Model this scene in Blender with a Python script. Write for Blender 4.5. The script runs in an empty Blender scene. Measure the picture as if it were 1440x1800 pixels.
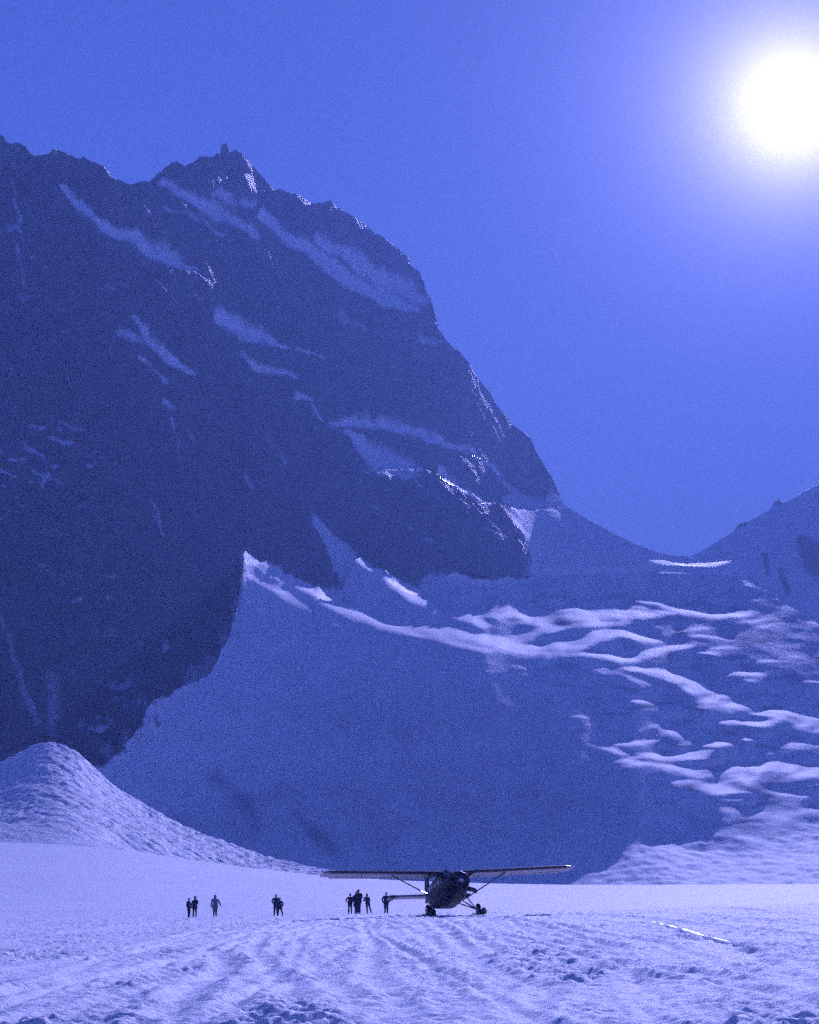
import bpy, bmesh, math, random
import numpy as np
from mathutils import Vector, Matrix

rng = np.random.default_rng(7)
random.seed(7)
sc = bpy.context.scene
C = sc.collection

# ------------------------------------------------------------------ camera
F = 3500.0                                   # focal length for a frame 1440 wide, 1800 high
PITCH = math.atan(660.0 / F)                 # horizon lies at 1560 in that frame
ZC = 2.2
cp, sp = math.cos(PITCH), math.sin(PITCH)
cam = bpy.data.cameras.new('camera')
cam_o = bpy.data.objects.new('camera', cam); C.objects.link(cam_o)
cam.sensor_fit = 'VERTICAL'; cam.sensor_height = 36.0
cam.lens = 36.0 * F / 1800.0
cam.clip_start = 0.5; cam.clip_end = 40000
cam_o.location = (0, 0, ZC)
cam_o.rotation_euler = (math.pi / 2 + PITCH, 0, 0)
sc.camera = cam_o

def pix2te(px, py):
    """frame position -> (x/y, z/y) of the sight line"""
    u = (np.asarray(px, float) - 720) / F; v = (900 - np.asarray(py, float)) / F
    d = cp - v * sp
    return u / d, (sp + v * cp) / d
def te2pix(t, e):
    fw = cp + e * sp
    return 720 + F * t / fw, 900 - F * (-sp + e * cp) / fw

# ------------------------------------------------------------------ light
st, se = pix2te(1392, 185)
SUN = Vector((float(st), 1.0, float(se))).normalized()
SUN_EL = math.asin(SUN.z); SUN_AZ = math.atan2(SUN.x, SUN.y)
world = bpy.data.worlds.new('World'); sc.world = world; world.use_nodes = True
nt = world.node_tree; N = nt.nodes; L = nt.links
N.clear()
sky = N.new('ShaderNodeTexSky'); sky.sky_type = 'NISHITA'; sky.sun_disc = False
sky.sun_elevation = SUN_EL; sky.sun_rotation = SUN_AZ
sky.altitude = 1800; sky.air_density = 1.3; sky.dust_density = 0.0; sky.ozone_density = 5.0
bg = N.new('ShaderNodeBackground'); bg.inputs['Strength'].default_value = 0.0425
L.new(sky.outputs[0], bg.inputs['Color'])
# the sun's aureole in thin high ice haze, the same all round the sun
geo = N.new('ShaderNodeTexCoord')
dot = N.new('ShaderNodeVectorMath'); dot.operation = 'DOT_PRODUCT'; dot.inputs[1].default_value = SUN
nrm = N.new('ShaderNodeVectorMath'); nrm.operation = 'NORMALIZE'
L.new(geo.outputs['Generated'], nrm.inputs[0]); L.new(nrm.outputs[0], dot.inputs[0])
def mth(op, a, b=None):
    n = N.new('ShaderNodeMath'); n.operation = op
    for k, q in enumerate((a, b)):
        if q is None: continue
        if isinstance(q, (int, float)): n.inputs[k].default_value = q
        else: L.new(q, n.inputs[k])
    return n.outputs[0]
ang = mth('ARCCOSINE', mth('MINIMUM', dot.outputs['Value'], 0.9999999))
lobes = [(4.2, math.radians(1.0)), (1.2, math.radians(2.6)), (0.11, math.radians(12.0))]
tot = None
for amp, wdt in lobes:
    g = mth('MULTIPLY', mth('EXPONENT', mth('MULTIPLY', mth('POWER', mth('DIVIDE', ang, wdt), 1.0), -1.0)), amp)
    tot = g if tot is None else mth('ADD', tot, g)
aur = N.new('ShaderNodeBackground'); aur.inputs['Color'].default_value = (1.0, 0.93, 0.82, 1)
L.new(tot, aur.inputs['Strength'])
add = N.new('ShaderNodeAddShader'); L.new(bg.outputs[0], add.inputs[0]); L.new(aur.outputs[0], add.inputs[1])
wout = N.new('ShaderNodeOutputWorld'); L.new(add.outputs[0], wout.inputs['Surface'])

sun = bpy.data.lights.new('sun', 'SUN'); sun.energy = 5.0; sun.angle = math.radians(0.5)
sun.color = (1.0, 0.96, 0.75)
sun_o = bpy.data.objects.new('sun', sun); C.objects.link(sun_o)
sun_o.rotation_euler = (-SUN).to_track_quat('-Z', 'Y').to_euler()

# ------------------------------------------------------------------ exposure: daylight on tungsten-balanced film
vs = sc.view_settings
vs.view_transform = 'Standard'; vs.look = 'None'; vs.gamma = 1.0; vs.use_curve_mapping = False
vs.exposure = 0.12
vs.use_white_balance = True
vs.white_balance_temperature = 4480
vs.white_balance_tint = 72
sc.cycles.use_denoising = False          # the film's grain is kept
sc.cycles.use_adaptive_sampling = True; sc.cycles.adaptive_threshold = 0.25; sc.cycles.adaptive_min_samples = 4
sc.cycles.max_bounces = 6; sc.cycles.diffuse_bounces = 3; sc.cycles.volume_bounces = 0
sc.cycles.sample_clamp_indirect = 4

# ================================================================== helpers
def tag(o, label=None, cat=None, group=None, kind=None):
    if label: o['label'] = label
    if cat: o['category'] = cat
    if group: o['group'] = group
    if kind: o['kind'] = kind
    return o
def link(name, mesh, mat=None, parent=None, smooth=False):
    o = bpy.data.objects.new(name, mesh); C.objects.link(o)
    if mat: mesh.materials.append(mat)
    if smooth: mesh.polygons.foreach_set('use_smooth', np.ones(len(mesh.polygons), bool))
    if parent: o.parent = parent
    return o
def empty(name, loc, rot=(0, 0, 0)):
    o = bpy.data.objects.new(name, None); C.objects.link(o)
    o.location = loc; o.rotation_euler = rot; o.empty_display_size = 0.2
    return o
def bm_obj(name, bm, mat, parent=None, smooth=False):
    me = bpy.data.meshes.new(name); bmesh.ops.recalc_face_normals(bm, faces=bm.faces)
    bm.to_mesh(me); bm.free()
    return link(name, me, mat, parent, smooth)

def _hash(ix, iy, seed):
    h = (ix.astype(np.int64) * 374761393 + iy.astype(np.int64) * 668265263 + seed * 1442695041) & 0xffffffff
    h = ((h ^ (h >> 13)) * 1274126177) & 0xffffffff
    h = h ^ (h >> 16)
    return h
def noise2(x, y, seed=0):
    """gradient noise, about -1..1"""
    x = np.asarray(x, float); y = np.asarray(y, float)
    ix = np.floor(x); iy = np.floor(y); fx = x - ix; fy = y - iy
    ux = fx * fx * fx * (fx * (fx * 6 - 15) + 10); uy = fy * fy * fy * (fy * (fy * 6 - 15) + 10)
    def g(dx, dy):
        a = _hash(ix + dx, iy + dy, seed) * (2 * math.pi / 4294967296.0)
        return np.cos(a) * (fx - dx) + np.sin(a) * (fy - dy)
    a = g(0, 0); b = g(1, 0); c = g(0, 1); d = g(1, 1)
    return 1.5 * ((a + (b - a) * ux) * (1 - uy) + (c + (d - c) * ux) * uy)
def fbm(x, y, seed=0, octv=4, gain=0.5, ridged=False):
    s = 0; amp = 1; tot = 0
    for k in range(octv):
        n = noise2(x, y, seed + 17 * k)
        if ridged: n = 1 - 2 * np.abs(n)
        s = s + amp * n; tot += amp; amp *= gain
        x = x * 2.03 + 5.2; y = y * 2.03 + 1.7
    return s / tot

def smooth01(a, lo, hi):
    q = np.clip((a - lo) / (hi - lo), 0, 1); return q * q * (3 - 2 * q)

def grid_mesh(name, X, Y, Z, face_mask=None, attrs=None, flat_row=None):
    """rows x cols arrays -> mesh made of quads (only where face_mask)"""
    r, c = X.shape
    idx = np.arange(r * c).reshape(r, c)
    quads = np.stack([idx[:-1, :-1], idx[:-1, 1:], idx[1:, 1:], idx[1:, :-1]], -1).reshape(-1, 4)
    flat = np.zeros((r - 1, c - 1), bool)
    if flat_row is not None: flat[flat_row] = True
    flat = flat.reshape(-1)
    if face_mask is not None: quads = quads[face_mask.reshape(-1)]; flat = flat[face_mask.reshape(-1)]
    used = np.unique(quads); remap = np.full(r * c, -1, np.int64); remap[used] = np.arange(len(used))
    quads = remap[quads]
    co = np.stack([X.reshape(-1)[used], Y.reshape(-1)[used], Z.reshape(-1)[used]], -1).astype(np.float32)
    me = bpy.data.meshes.new(name)
    me.vertices.add(len(co)); me.vertices.foreach_set('co', co.reshape(-1))
    n = len(quads)
    me.loops.add(n * 4); me.loops.foreach_set('vertex_index', quads.reshape(-1).astype(np.int32))
    me.polygons.add(n); me.polygons.foreach_set('loop_start', np.arange(0, n * 4, 4, dtype=np.int32))
    me.polygons.foreach_set('loop_total', np.full(n, 4, np.int32))
    me.polygons.foreach_set('use_smooth', ~flat)
    me.update(calc_edges=True)
    for k, v in (attrs or {}).items():
        a = me.attributes.new(k, 'FLOAT', 'POINT'); a.data.foreach_set('value', v.reshape(-1)[used].astype(np.float32))
    me.validate()
    return me

# ------------------------------------------------------------------ materials
def new_mat(name):
    m = bpy.data.materials.new(name); m.use_nodes = True
    nt = m.node_tree; b = nt.nodes['Principled BSDF']
    return m, nt, b
def nd(nt, t, **kw):
    n = nt.nodes.new(t)
    for k, v in kw.items(): setattr(n, k, v)
    return n
def noise_node(nt, scale, detail=6, rough=0.6, coord=None, stretch=None, dist=0.0):
    n = nd(nt, 'ShaderNodeTexNoise'); n.inputs['Scale'].default_value = scale
    n.inputs['Detail'].default_value = detail; n.inputs['Roughness'].default_value = rough
    n.inputs['Distortion'].default_value = dist
    if coord is None:
        coord = nd(nt, 'ShaderNodeTexCoord').outputs['Object']
    if stretch:
        mp = nd(nt, 'ShaderNodeMapping'); mp.inputs['Scale'].default_value = stretch[0]; mp.inputs['Rotation'].default_value = stretch[1]
        nt.links.new(coord, mp.inputs[0]); coord = mp.outputs[0]
    nt.links.new(coord, n.inputs['Vector'])
    return n.outputs[0]
def ramp(nt, src, stops):
    r = nd(nt, 'ShaderNodeValToRGB'); e = r.color_ramp.elements
    while len(e) < len(stops): e.new(0.5)
    for k, (p, c) in enumerate(stops):
        e[k].position = p; e[k].color = c if len(c) == 4 else (*c, 1)
    nt.links.new(src, r.inputs[0]); return r.outputs[0]
def bump(nt, b, src, strength, dist, prev=None):
    n = nd(nt, 'ShaderNodeBump'); n.inputs['Strength'].default_value = strength; n.inputs['Distance'].default_value = dist
    nt.links.new(src, n.inputs['Height'])
    if prev is not None: nt.links.new(prev, n.inputs['Normal'])
    nt.links.new(n.outputs[0], b.inputs['Normal']); return n.outputs[0]

def snow_mat(name, lo=0.80, hi=0.90, bumps=(), rough=0.75):
    m, nt, b = new_mat(name)
    c = ramp(nt, noise_node(nt, 0.05, 5), [(0.3, (lo, lo * 1.0, lo * 1.01)), (0.7, (hi, hi, hi))])
    nt.links.new(c, b.inputs['Base Color'])
    b.inputs['Roughness'].default_value = rough
    b.inputs['Specular IOR Level'].default_value = 0.06
    prev = None
    for sc_, st_, di_, stretch in bumps:
        prev = bump(nt, b, noise_node(nt, sc_, 6, 0.65, stretch=stretch), st_, di_, prev)
    return m
M_GROUND = snow_mat('near_snow', bumps=[(9.0, 0.7, 0.05, None), (2.2, 0.4, 0.10, None)])
M_CONE = snow_mat('fan_snow', 0.74, 0.86, bumps=[(0.25, 0.6, 1.2, None), (1.2, 0.5, 0.3, None)])
M_ICE = snow_mat('icefall_snow', 0.78, 0.9, bumps=[(0.12, 0.35, 1.0, None)])

def icefall_mat():
    m = snow_mat('icefall_snow_shade_ice', 0.78, 0.9, bumps=[(0.05, 0.15, 3.0, None), (0.25, 0.2, 0.8, None)])
    nt = m.node_tree; b = nt.nodes['Principled BSDF']
    at = nd(nt, 'ShaderNodeAttribute', attribute_name='shade_and_ice').outputs['Fac']
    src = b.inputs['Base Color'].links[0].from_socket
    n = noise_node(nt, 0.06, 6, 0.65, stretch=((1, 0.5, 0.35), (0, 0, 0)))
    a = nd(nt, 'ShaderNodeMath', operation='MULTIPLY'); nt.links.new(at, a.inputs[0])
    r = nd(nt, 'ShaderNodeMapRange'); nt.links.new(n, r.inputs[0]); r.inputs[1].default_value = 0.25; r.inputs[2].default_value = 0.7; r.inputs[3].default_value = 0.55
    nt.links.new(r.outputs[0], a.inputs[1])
    mx = nd(nt, 'ShaderNodeMix', data_type='RGBA'); nt.links.new(a.outputs[0], mx.inputs['Factor']); nt.links.new(src, mx.inputs['A']); mx.inputs['B'].default_value = (0.30, 0.32, 0.36, 1)  # one dark tone for painted shade and for the rock and ice patches
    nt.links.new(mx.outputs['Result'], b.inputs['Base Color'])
    return m
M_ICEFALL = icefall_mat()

def mountain_mat():
    m, nt, b = new_mat('mountain_rock_and_snow')
    at = nd(nt, 'ShaderNodeAttribute', attribute_name='snow').outputs['Fac']
    n1 = noise_node(nt, 0.03, 8, 0.7, stretch=((1, 1, 0.45), (0, math.radians(38), 0)))
    n2 = noise_node(nt, 0.16, 6, 0.7, stretch=((1, 1, 0.4), (0, math.radians(38), 0)))
    a1 = nd(nt, 'ShaderNodeMath', operation='MULTIPLY_ADD'); nt.links.new(n1, a1.inputs[0]); a1.inputs[1].default_value = 0.9; nt.links.new(at, a1.inputs[2])
    a2 = nd(nt, 'ShaderNodeMath', operation='MULTIPLY_ADD'); nt.links.new(n2, a2.inputs[0]); a2.inputs[1].default_value = 0.35; nt.links.new(a1.outputs[0], a2.inputs[2])
    fac = ramp(nt, a2.outputs[0], [(0.0, (0, 0, 0)), (1.0, (1, 1, 1))])
    mr = nd(nt, 'ShaderNodeMapRange'); nt.links.new(a2.outputs[0], mr.inputs[0])
    mr.inputs[1].default_value = 0.90; mr.inputs[2].default_value = 1.30
    rockc = ramp(nt, noise_node(nt, 0.08, 8, 0.7, stretch=((1, 1, 0.5), (0, math.radians(38), 0))),
                 [(0.32, (0.04, 0.037, 0.036)), (0.5, (0.085, 0.08, 0.076)), (0.68, (0.19, 0.175, 0.165))])
    mx = nd(nt, 'ShaderNodeMix', data_type='RGBA')
    nt.links.new(mr.outputs[0], mx.inputs['Factor']); nt.links.new(rockc, mx.inputs['A']); mx.inputs['B'].default_value = (0.84, 0.84, 0.85, 1)
    nt.links.new(mx.outputs['Result'], b.inputs['Base Color'])
    b.inputs['Roughness'].default_value = 0.7; b.inputs['Specular IOR Level'].default_value = 0.25
    pb_ = bump(nt, b, noise_node(nt, 0.05, 8, 0.7, stretch=((1, 1, 2.2), (0, math.radians(38), 0))), 1.0, 9.0)
    bump(nt, b, noise_node(nt, 0.22, 8, 0.75), 0.9, 3.0, pb_)
    sm = nd(nt, 'ShaderNodeMapRange'); nt.links.new(mr.outputs[0], sm.inputs[0]); sm.inputs[3].default_value = 1.0; sm.inputs[4].default_value = 0.06   # snow lies smooth
    for n in nt.nodes:
        if n.type == 'BUMP': nt.links.new(sm.outputs[0], n.inputs['Strength'])
    nt.nodes.remove(nt.nodes[fac.node.name]) if False else None
    return m
M_MOUNT = mountain_mat()

def plain(name, col, rough=0.6, metal=0.0, spec=0.5, vary=0.0, scale=3.0):
    m, nt, b = new_mat(name)
    if vary:
        c = ramp(nt, noise_node(nt, scale, 6), [(0.3, tuple(q * (1 - vary) for q in col)), (0.7, tuple(min(1, q * (1 + vary)) for q in col))])
        nt.links.new(c, b.inputs['Base Color'])
    else: b.inputs['Base Color'].default_value = (*col, 1)
    b.inputs['Roughness'].default_value = rough; b.inputs['Metallic'].default_value = metal
    b.inputs['Specular IOR Level'].default_value = spec
    return m
M_GLAZE = plain('glazed_ice', (0.8, 0.82, 0.85), 0.18, spec=1.0)

# ================================================================== rasters of slope and snow cover over the far terrain
RX0, RX1, RY0, RY1, RS = -320, 1760, 100, 1700, 2
gx = np.arange(RX0, RX1 + 1, RS, dtype=float); gy = np.arange(RY0, RY1 + 1, RS, dtype=float)
GX, GY = np.meshgrid(gx, gy)
def poly_mask(pts):
    inside = np.zeros(GX.shape, bool); n = len(pts)
    for i in range(n):
        x0, y0 = pts[i]; x1, y1 = pts[(i + 1) % n]
        if y0 == y1: continue
        c = ((GY > y0) != (GY > y1)) & (GX < (x1 - x0) * (GY - y0) / (y1 - y0) + x0)
        inside ^= c
    return inside
def blur(a, r):
    """three box blurs, radius in frame units"""
    k = max(1, int(r / RS))
    for _ in range(3):
        for ax in (0, 1):
            p = np.pad(a, [(k, k) if q == ax else (0, 0) for q in (0, 1)], mode='edge')
            cs = np.cumsum(p, axis=ax); z = np.zeros_like(np.take(cs, [0], ax)); cs = np.concatenate([z, cs], ax)
            n = a.shape[ax]
            a = (np.take(cs, range(2 * k + 1, 2 * k + 1 + n), ax) - np.take(cs, range(0, n), ax)) / (2 * k + 1)
    return a
def stroke(arr, pts, val=1.0, lobe=False):
    """max a soft brush stroke into arr; pts = (x, y, halfwidth)"""
    for (x0, y0, w0), (x1, y1, w1) in zip(pts[:-1], pts[1:]):
        wm = max(w0, w1) * (8.0 if lobe else 2.6) + 4
        i0 = max(0, int((min(x0, x1) - wm - RX0) / RS)); i1 = min(len(gx), int((max(x0, x1) + wm - RX0) / RS) + 2)
        j0 = max(0, int((min(y0, y1) - wm - RY0) / RS)); j1 = min(len(gy), int((max(y0, y1) + wm - RY0) / RS) + 2)
        if i1 <= i0 or j1 <= j0: continue
        X = GX[j0:j1, i0:i1]; Y = GY[j0:j1, i0:i1]
        dx, dy = x1 - x0, y1 - y0; q = np.clip(((X - x0) * dx + (Y - y0) * dy) / max(dx * dx + dy * dy, 1e-6), 0, 1)
        d = np.hypot(X - x0 - q * dx, Y - y0 - q * dy); w = w0 + (w1 - w0) * q
        if lobe: w = w * np.where(Y > y0 + q * dy, np.where(Y > 1230, 2.9, 2.0), 0.5)
        v = val * np.exp(-(d / np.maximum(w, 0.8)) ** 2 * 0.9)
        arr[j0:j1, i0:i1] = np.maximum(arr[j0:j1, i0:i1], v)
def sample(arr, px, py):
    fx = np.clip((px - RX0) / RS, 0, len(gx) - 1.001); fy = np.clip((py - RY0) / RS, 0, len(gy) - 1.001)
    ix = fx.astype(int); iy = fy.astype(int); fx -= ix; fy -= iy
    return (arr[iy, ix] * (1 - fx) + arr[iy, ix + 1] * fx) * (1 - fy) + (arr[iy + 1, ix] * (1 - fx) + arr[iy + 1, ix + 1] * fx) * fy

# foot of the rock: everything below / right of this line is snow
base_line = [(-320, 1420), (60, 1400), (190, 1340), (238, 1290), (265, 1236), (330, 1205), (372, 1183), (402, 1122), (418, 1062), (424, 1005),
             (402, 952), (432, 972), (500, 1006), (560, 1038), (606, 1050), (588, 1004), (573, 958), (538, 898), (590, 943), (640, 983), (700, 1020),
             (738, 1038), (762, 1014), (800, 1010), (870, 1022), (936, 1014), (930, 960), (905, 912), (880, 880), (905, 868), (955, 880), (985, 872), (1000, 870)]
snow_poly = base_line + [(1180, 700), (1760, 600), (1760, 1700), (-320, 1700)]
wob_x = 14 * fbm(GX / 40, GY / 40, 3, 5, 0.6); wob_y = 14 * fbm(GX / 40, GY / 40, 9, 4)
GX0, GY0 = GX, GY
GX = GX0 + wob_x; GY = GY0 + wob_y
below = poly_mask(snow_poly).astype(float)
SNOW = np.maximum(blur(below, 3), 0.62 * blur(below, 26))
left = smooth01(-GX0, -470, -400)
rag = smooth01(blur(below, 42) + 0.55 * fbm(GX0 / 46, GY0 / 34, 151, 5, 0.6), 0.22, 0.70)
SNOW = SNOW * (1 - left) + rag * left
for pts, v in [
    ([(105, 338, 5), (150, 375, 7), (190, 410, 10), (240, 430, 14), (290, 455, 15), (345, 486, 3)], .62),
    ([(285, 330, 8), (350, 362, 14), (405, 388, 16), (455, 425, 8)], .55),
    ([(288, 368, 5), (340, 392, 7), (395, 425, 3)], .45),
    ([(380, 352, 8), (420, 362, 12), (450, 368, 5)], .5),
    ([(465, 388, 8), (500, 415, 12), (560, 455, 14), (620, 500, 14), (680, 528, 16), (735, 545, 6)], .75),
    ([(560, 425, 10), (610, 450, 16), (660, 490, 20), (715, 515, 22), (748, 528, 8)], .6),
    ([(236, 565, 6), (265, 606, 14), (300, 640, 9), (342, 662, 4)], .62),
    ([(208, 592, 10), (250, 605, 12)], .5), ([(245, 640, 5), (290, 676, 5)], .5),
    ([(392, 562, 14), (430, 585, 20), (470, 606, 14), (505, 618, 4)], .66),
    ([(425, 632, 6), (480, 658, 9), (524, 672, 4)], .55), ([(520, 700, 8), (548, 708, 4)], .55), ([(545, 720, 3), (585, 757, 3)], .55),
    ([(520, 622, 5), (570, 632, 3)], .5),
    ([(590, 745, 6), (640, 742, 14), (690, 752, 14), (755, 770, 10), (815, 792, 6)], .62),
    ([(612, 765, 6), (640, 790, 14), (665, 812, 22), (700, 818, 18), (735, 826, 6)], .68),
    ([(815, 790, 5), (850, 812, 6), (890, 850, 6), (935, 895, 10)], .55),
    ([(770, 835, 5), (820, 865, 5), (856, 888, 4)], .7), ([(740, 595, 7), (765, 610, 6), (790, 615, 3)], .5),
    ([(290, 715, 6), (304, 722, 5)], .5), ([(330, 770, 8), (340, 785, 6)], .4), ([(430, 845, 8), (445, 862, 4)], .45), ([(20, 330, 4), (38, 420, 3)], .5),
    ([(30, 455, 6), (45, 520, 4)], .5), ([(262, 880, 4), (290, 945, 4)], .5), ([(0, 1090, 8), (30, 1180, 8), (62, 1270, 10)], .42), ([(90, 1190, 14), (95, 1290, 16)], .4),
    ([(300, 740, 3), (318, 818, 4)], .45), ([(480, 780, 14), (500, 820, 10)], .36), ([(600, 560, 10), (640, 590, 6)], .32)]:
    stroke(SNOW, [(a, b, c * 1.12 + 0.5) for a, b, c in pts], min(1.0, v * 1.18))
dust = fbm((GX0 * .8 + GY0 * .6) / 120, (GY0 * .8 - GX0 * .6) / 30, 131, 5)
SNOW = np.maximum(SNOW, 0.30 * smooth01(dust, -0.1, 0.6))
GX, GY = GX0, GY0

# how far each place lies back towards the sun (1 = flat sunlit bench, 0 = steep shaded face)
LIT = np.zeros(GX.shape)
def Z5(pts):   # (x, y, halfwidth) in the icefall's own working units
    return [(680 + x / 1.895, 820 + y / 1.895, 1.1 * w / 1.895) for x, y, w in pts]
GX = GX0 + 0.6 * wob_x; GY = GY0 + 0.25 * wob_y
for pts, v in [
    ([(75, 530, 8), (180, 532, 20), (290, 560, 17), (400, 572, 14), (500, 545, 11), (620, 522, 9), (800, 512, 7)], 1),
    ([(270, 492, 6), (480, 487, 9), (600, 470, 14), (700, 460, 20), (800, 480, 22), (890, 490, 7)], 1),
    ([(480, 510, 14), (600, 495, 16), (760, 480, 18)], .9),
    ([(600, 458, 5), (700, 440, 6), (775, 438, 3)], .9),
    ([(330, 582, 6), (430, 596, 14), (520, 600, 22), (600, 585, 20), (680, 560, 14), (750, 542, 14), (830, 556, 9), (905, 582, 4)], 1),
    ([(810, 435, 5), (900, 442, 8), (960, 466, 10), (1080, 488, 10), (1200, 491, 4)], 1), ([(880, 435, 4), (1050, 452, 6), (1200, 482, 4)], .8),
    ([(650, 620, 5), (800, 632, 11), (900, 608, 11), (1000, 590, 7)], .95), ([(1020, 560, 4), (1150, 570, 5)], .8),
    ([(670, 668, 6), (760, 672, 12), (870, 722, 6)], .75),
    ([(800, 666, 6), (930, 682, 14), (1020, 715, 26), (1110, 755, 22), (1060, 782, 16)], .9),
    ([(1050, 702, 5), (1160, 677, 7), (1245, 694, 6)], .8), ([(1200, 705, 5), (1238, 715, 5)], .8),
    ([(730, 766, 4), (850, 776, 5), (980, 795, 5)], .8),
    ([(1120, 780, 5), (1250, 802, 10), (1440, 826, 14)], .9), ([(1110, 845, 6), (1250, 848, 8), (1340, 822, 12), (1460, 845, 24)], .9),
    ([(945, 868, 12), (1000, 884, 16), (1080, 908, 14), (1165, 916, 5)], .95), ([(970, 924, 4), (1080, 928, 5)], .7), ([(1190, 888, 6), (1222, 900, 6)], .8),
    ([(1180, 930, 14), (1300, 905, 26), (1460, 915, 34)], .62), ([(860, 955, 5), (950, 962, 8), (1060, 942, 10)], .9), ([(930, 990, 10), (1100, 1005, 20), (1300, 985, 18), (1460, 1000, 26)], .85),
    ([(980, 1045, 14), (1110, 1050, 24), (1210, 1034, 18), (1252, 1066, 6)], .7), ([(1080, 1060, 5), (1160, 1072, 6)], .7), ([(1262, 1076, 6), (1390, 1092, 5)], .85),
    ([(1150, 1130, 22), (1260, 1130, 26), (1330, 1180, 16)], .55), ([(1000, 1150, 20), (1100, 1180, 34), (1180, 1215, 26)], .45), ([(1180, 1225, 6), (1290, 1258, 8)], .85),
    ([(1400, 1135, 8), (1470, 1140, 14)], .8), ([(890, 305, 5), (950, 318, 9), (1010, 322, 10), (1080, 316, 9), (1150, 300, 5), (1275, 242, 4)], 1), ([(910, 350, 3), (1000, 350, 4)], .8),
    ([(1010, 300, 3), (1150, 285, 3)], .6), ([(1150, 352, 4), (1212, 388, 5)], .55), ([(1330, 195, 3), (1450, 145, 4)], .9), ([(1395, 715, 4), (1440, 715, 4)], .8),
    ([(240, 470, 18), (420, 470, 10)], .3), ([(1000, 575, 14), (1100, 600, 8)], .35), ([(1180, 540, 30), (1300, 560, 26)], .22), ([(820, 505, 20), (1100, 520, 20)], .2)]:
    stroke(LIT, Z5(pts), v, True)
for pts, v in [([(460, 688, 5), (540, 702, 8)], .6), ([(120, 690, 4), (200, 720, 5), (290, 770, 4)], .42), ([(0, 697, 4), (130, 688, 5), (380, 676, 4)], .42), ([(640, 808, 4), (730, 850, 4)], .5), ([(580, 690, 4), (670, 718, 4)], .5)]:
    stroke(LIT, Z5(pts), v)
ri = random.Random(11)
for k in range(90):          # many small crests of broken ice
    cx, cy = ri.uniform(800, 1460), ri.uniform(1060, 1480)
    if cx < 830 + 1.0 * max(0, cy - 1080) or (cy < 1080 and cx < 950): continue
    ln = ri.uniform(14, 44); tl = ri.uniform(-0.22, 0.28); ar = ri.uniform(1, 6); w_ = ri.uniform(1.3, 2.8)
    stroke(LIT, [(cx - ln, cy - tl * ln + ar, w_ * .5), (cx - ln * .4, cy - tl * ln * .4 + ar * .2, w_), (cx + ln * .3, cy + tl * ln * .3 + ar * .2, w_), (cx + ln, cy + tl * ln + ar * 1.3, w_ * .5)], ri.uniform(.45, .9), True)
# crests of the two snow spurs
for pts, v in [([(402, 956, 4), (450, 985, 9), (500, 1014, 13), (560, 1045, 15), (620, 1073, 16), (680, 1098, 14), (760, 1118, 8), (860, 1142, 5)], .85),
               ([(440, 1010, 6), (520, 1055, 7), (600, 1100, 6)], .6),
               ([(540, 902, 3), (590, 948, 7), (640, 990, 9), (700, 1030, 11), (760, 1062, 11), (850, 1096, 8)], .85),
               ([(930, 870, 6), (980, 905, 10), (1050, 950, 12), (1130, 985, 10)], .3)]:
    stroke(LIT, pts, v)
GX, GY = GX0, GY0
# debris apron at the foot on the right
ap = poly_mask([(820, 1700), (840, 1556), (930, 1540), (1010, 1528), (1080, 1503), (1120, 1470), (1170, 1452), (1240, 1470), (1300, 1492), (1380, 1470), (1440, 1440), (1760, 1420), (1760, 1700)]).astype(float)
LIT = np.maximum(LIT, blur(ap, 24) * 0.95)
ap2 = poly_mask([(1140, 1500), (1170, 1440), (1250, 1430), (1330, 1400), (1440, 1360), (1760, 1330), (1760, 1500)]).astype(float)
LIT = np.maximum(LIT, blur(ap2, 30) * 0.5)
far_left = smooth01(GX, 300, 700)                                     # streaks on the lit spurs, running down to the right
strk = fbm((GX * 0.82 + GY * -0.0) / 60 + GY / 400, (GY - 0.55 * GX) / 7, 41, 3)
spur_zone = smooth01(-np.abs(GX - 620), -300, -220) * smooth01(-np.abs(GY - 1020), -140, -110)
LIT = np.clip(LIT * (1 + spur_zone * 0.7 * strk), 0, 1)

CREST = [(-320, 60), (-160, 150), (-60, 215), (0, 250), (18, 268), (45, 275), (60, 292), (85, 287), (100, 278), (118, 281), (132, 288), (148, 291), (160, 305), (178, 313), (192, 315), (200, 326), (222, 331), (240, 330), (248, 325), (262, 329),
         (278, 318), (290, 304), (312, 296), (330, 297), (345, 302), (365, 292), (384, 289), (400, 284), (420, 281), (434, 283), (444, 292), (452, 302), (462, 312), (470, 328), (486, 338), (500, 346), (520, 357),
         (548, 364), (580, 369), (600, 379), (612, 392), (640, 403), (660, 421), (690, 445), (715, 460), (728, 478), (742, 492), (748, 512), (758, 530), (762, 552), (772, 590), (790, 612), (812, 636), (836, 662), (844, 676), (862, 700), (880, 730),
         (905, 756), (932, 774), (940, 792), (955, 820), (972, 850), (990, 884), (1010, 898), (1040, 916), (1080, 938), (1120, 958), (1160, 972), (1190, 977), (1213, 978), (1235, 968), (1262, 952), (1285, 938),
         (1293, 930), (1298, 922), (1316, 916), (1330, 908), (1356, 894), (1361, 882), (1368, 878), (1376, 884), (1400, 872), (1440, 850), (1500, 815), (1600, 770), (1760, 700)]
def crest_y(px):
    y = np.interp(px, [q[0] for q in CREST], [q[1] for q in CREST])
    rough = np.interp(px, [0, 900, 985, 1000, 1760], [1, 1, 0.7, 0.12, 0.12])
    return y + rough * (2.2 * fbm(px / 14, px * 0 + 3, 5, 3) + 3.0 * fbm(px / 50, px * 0 + 8, 6, 2))

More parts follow.
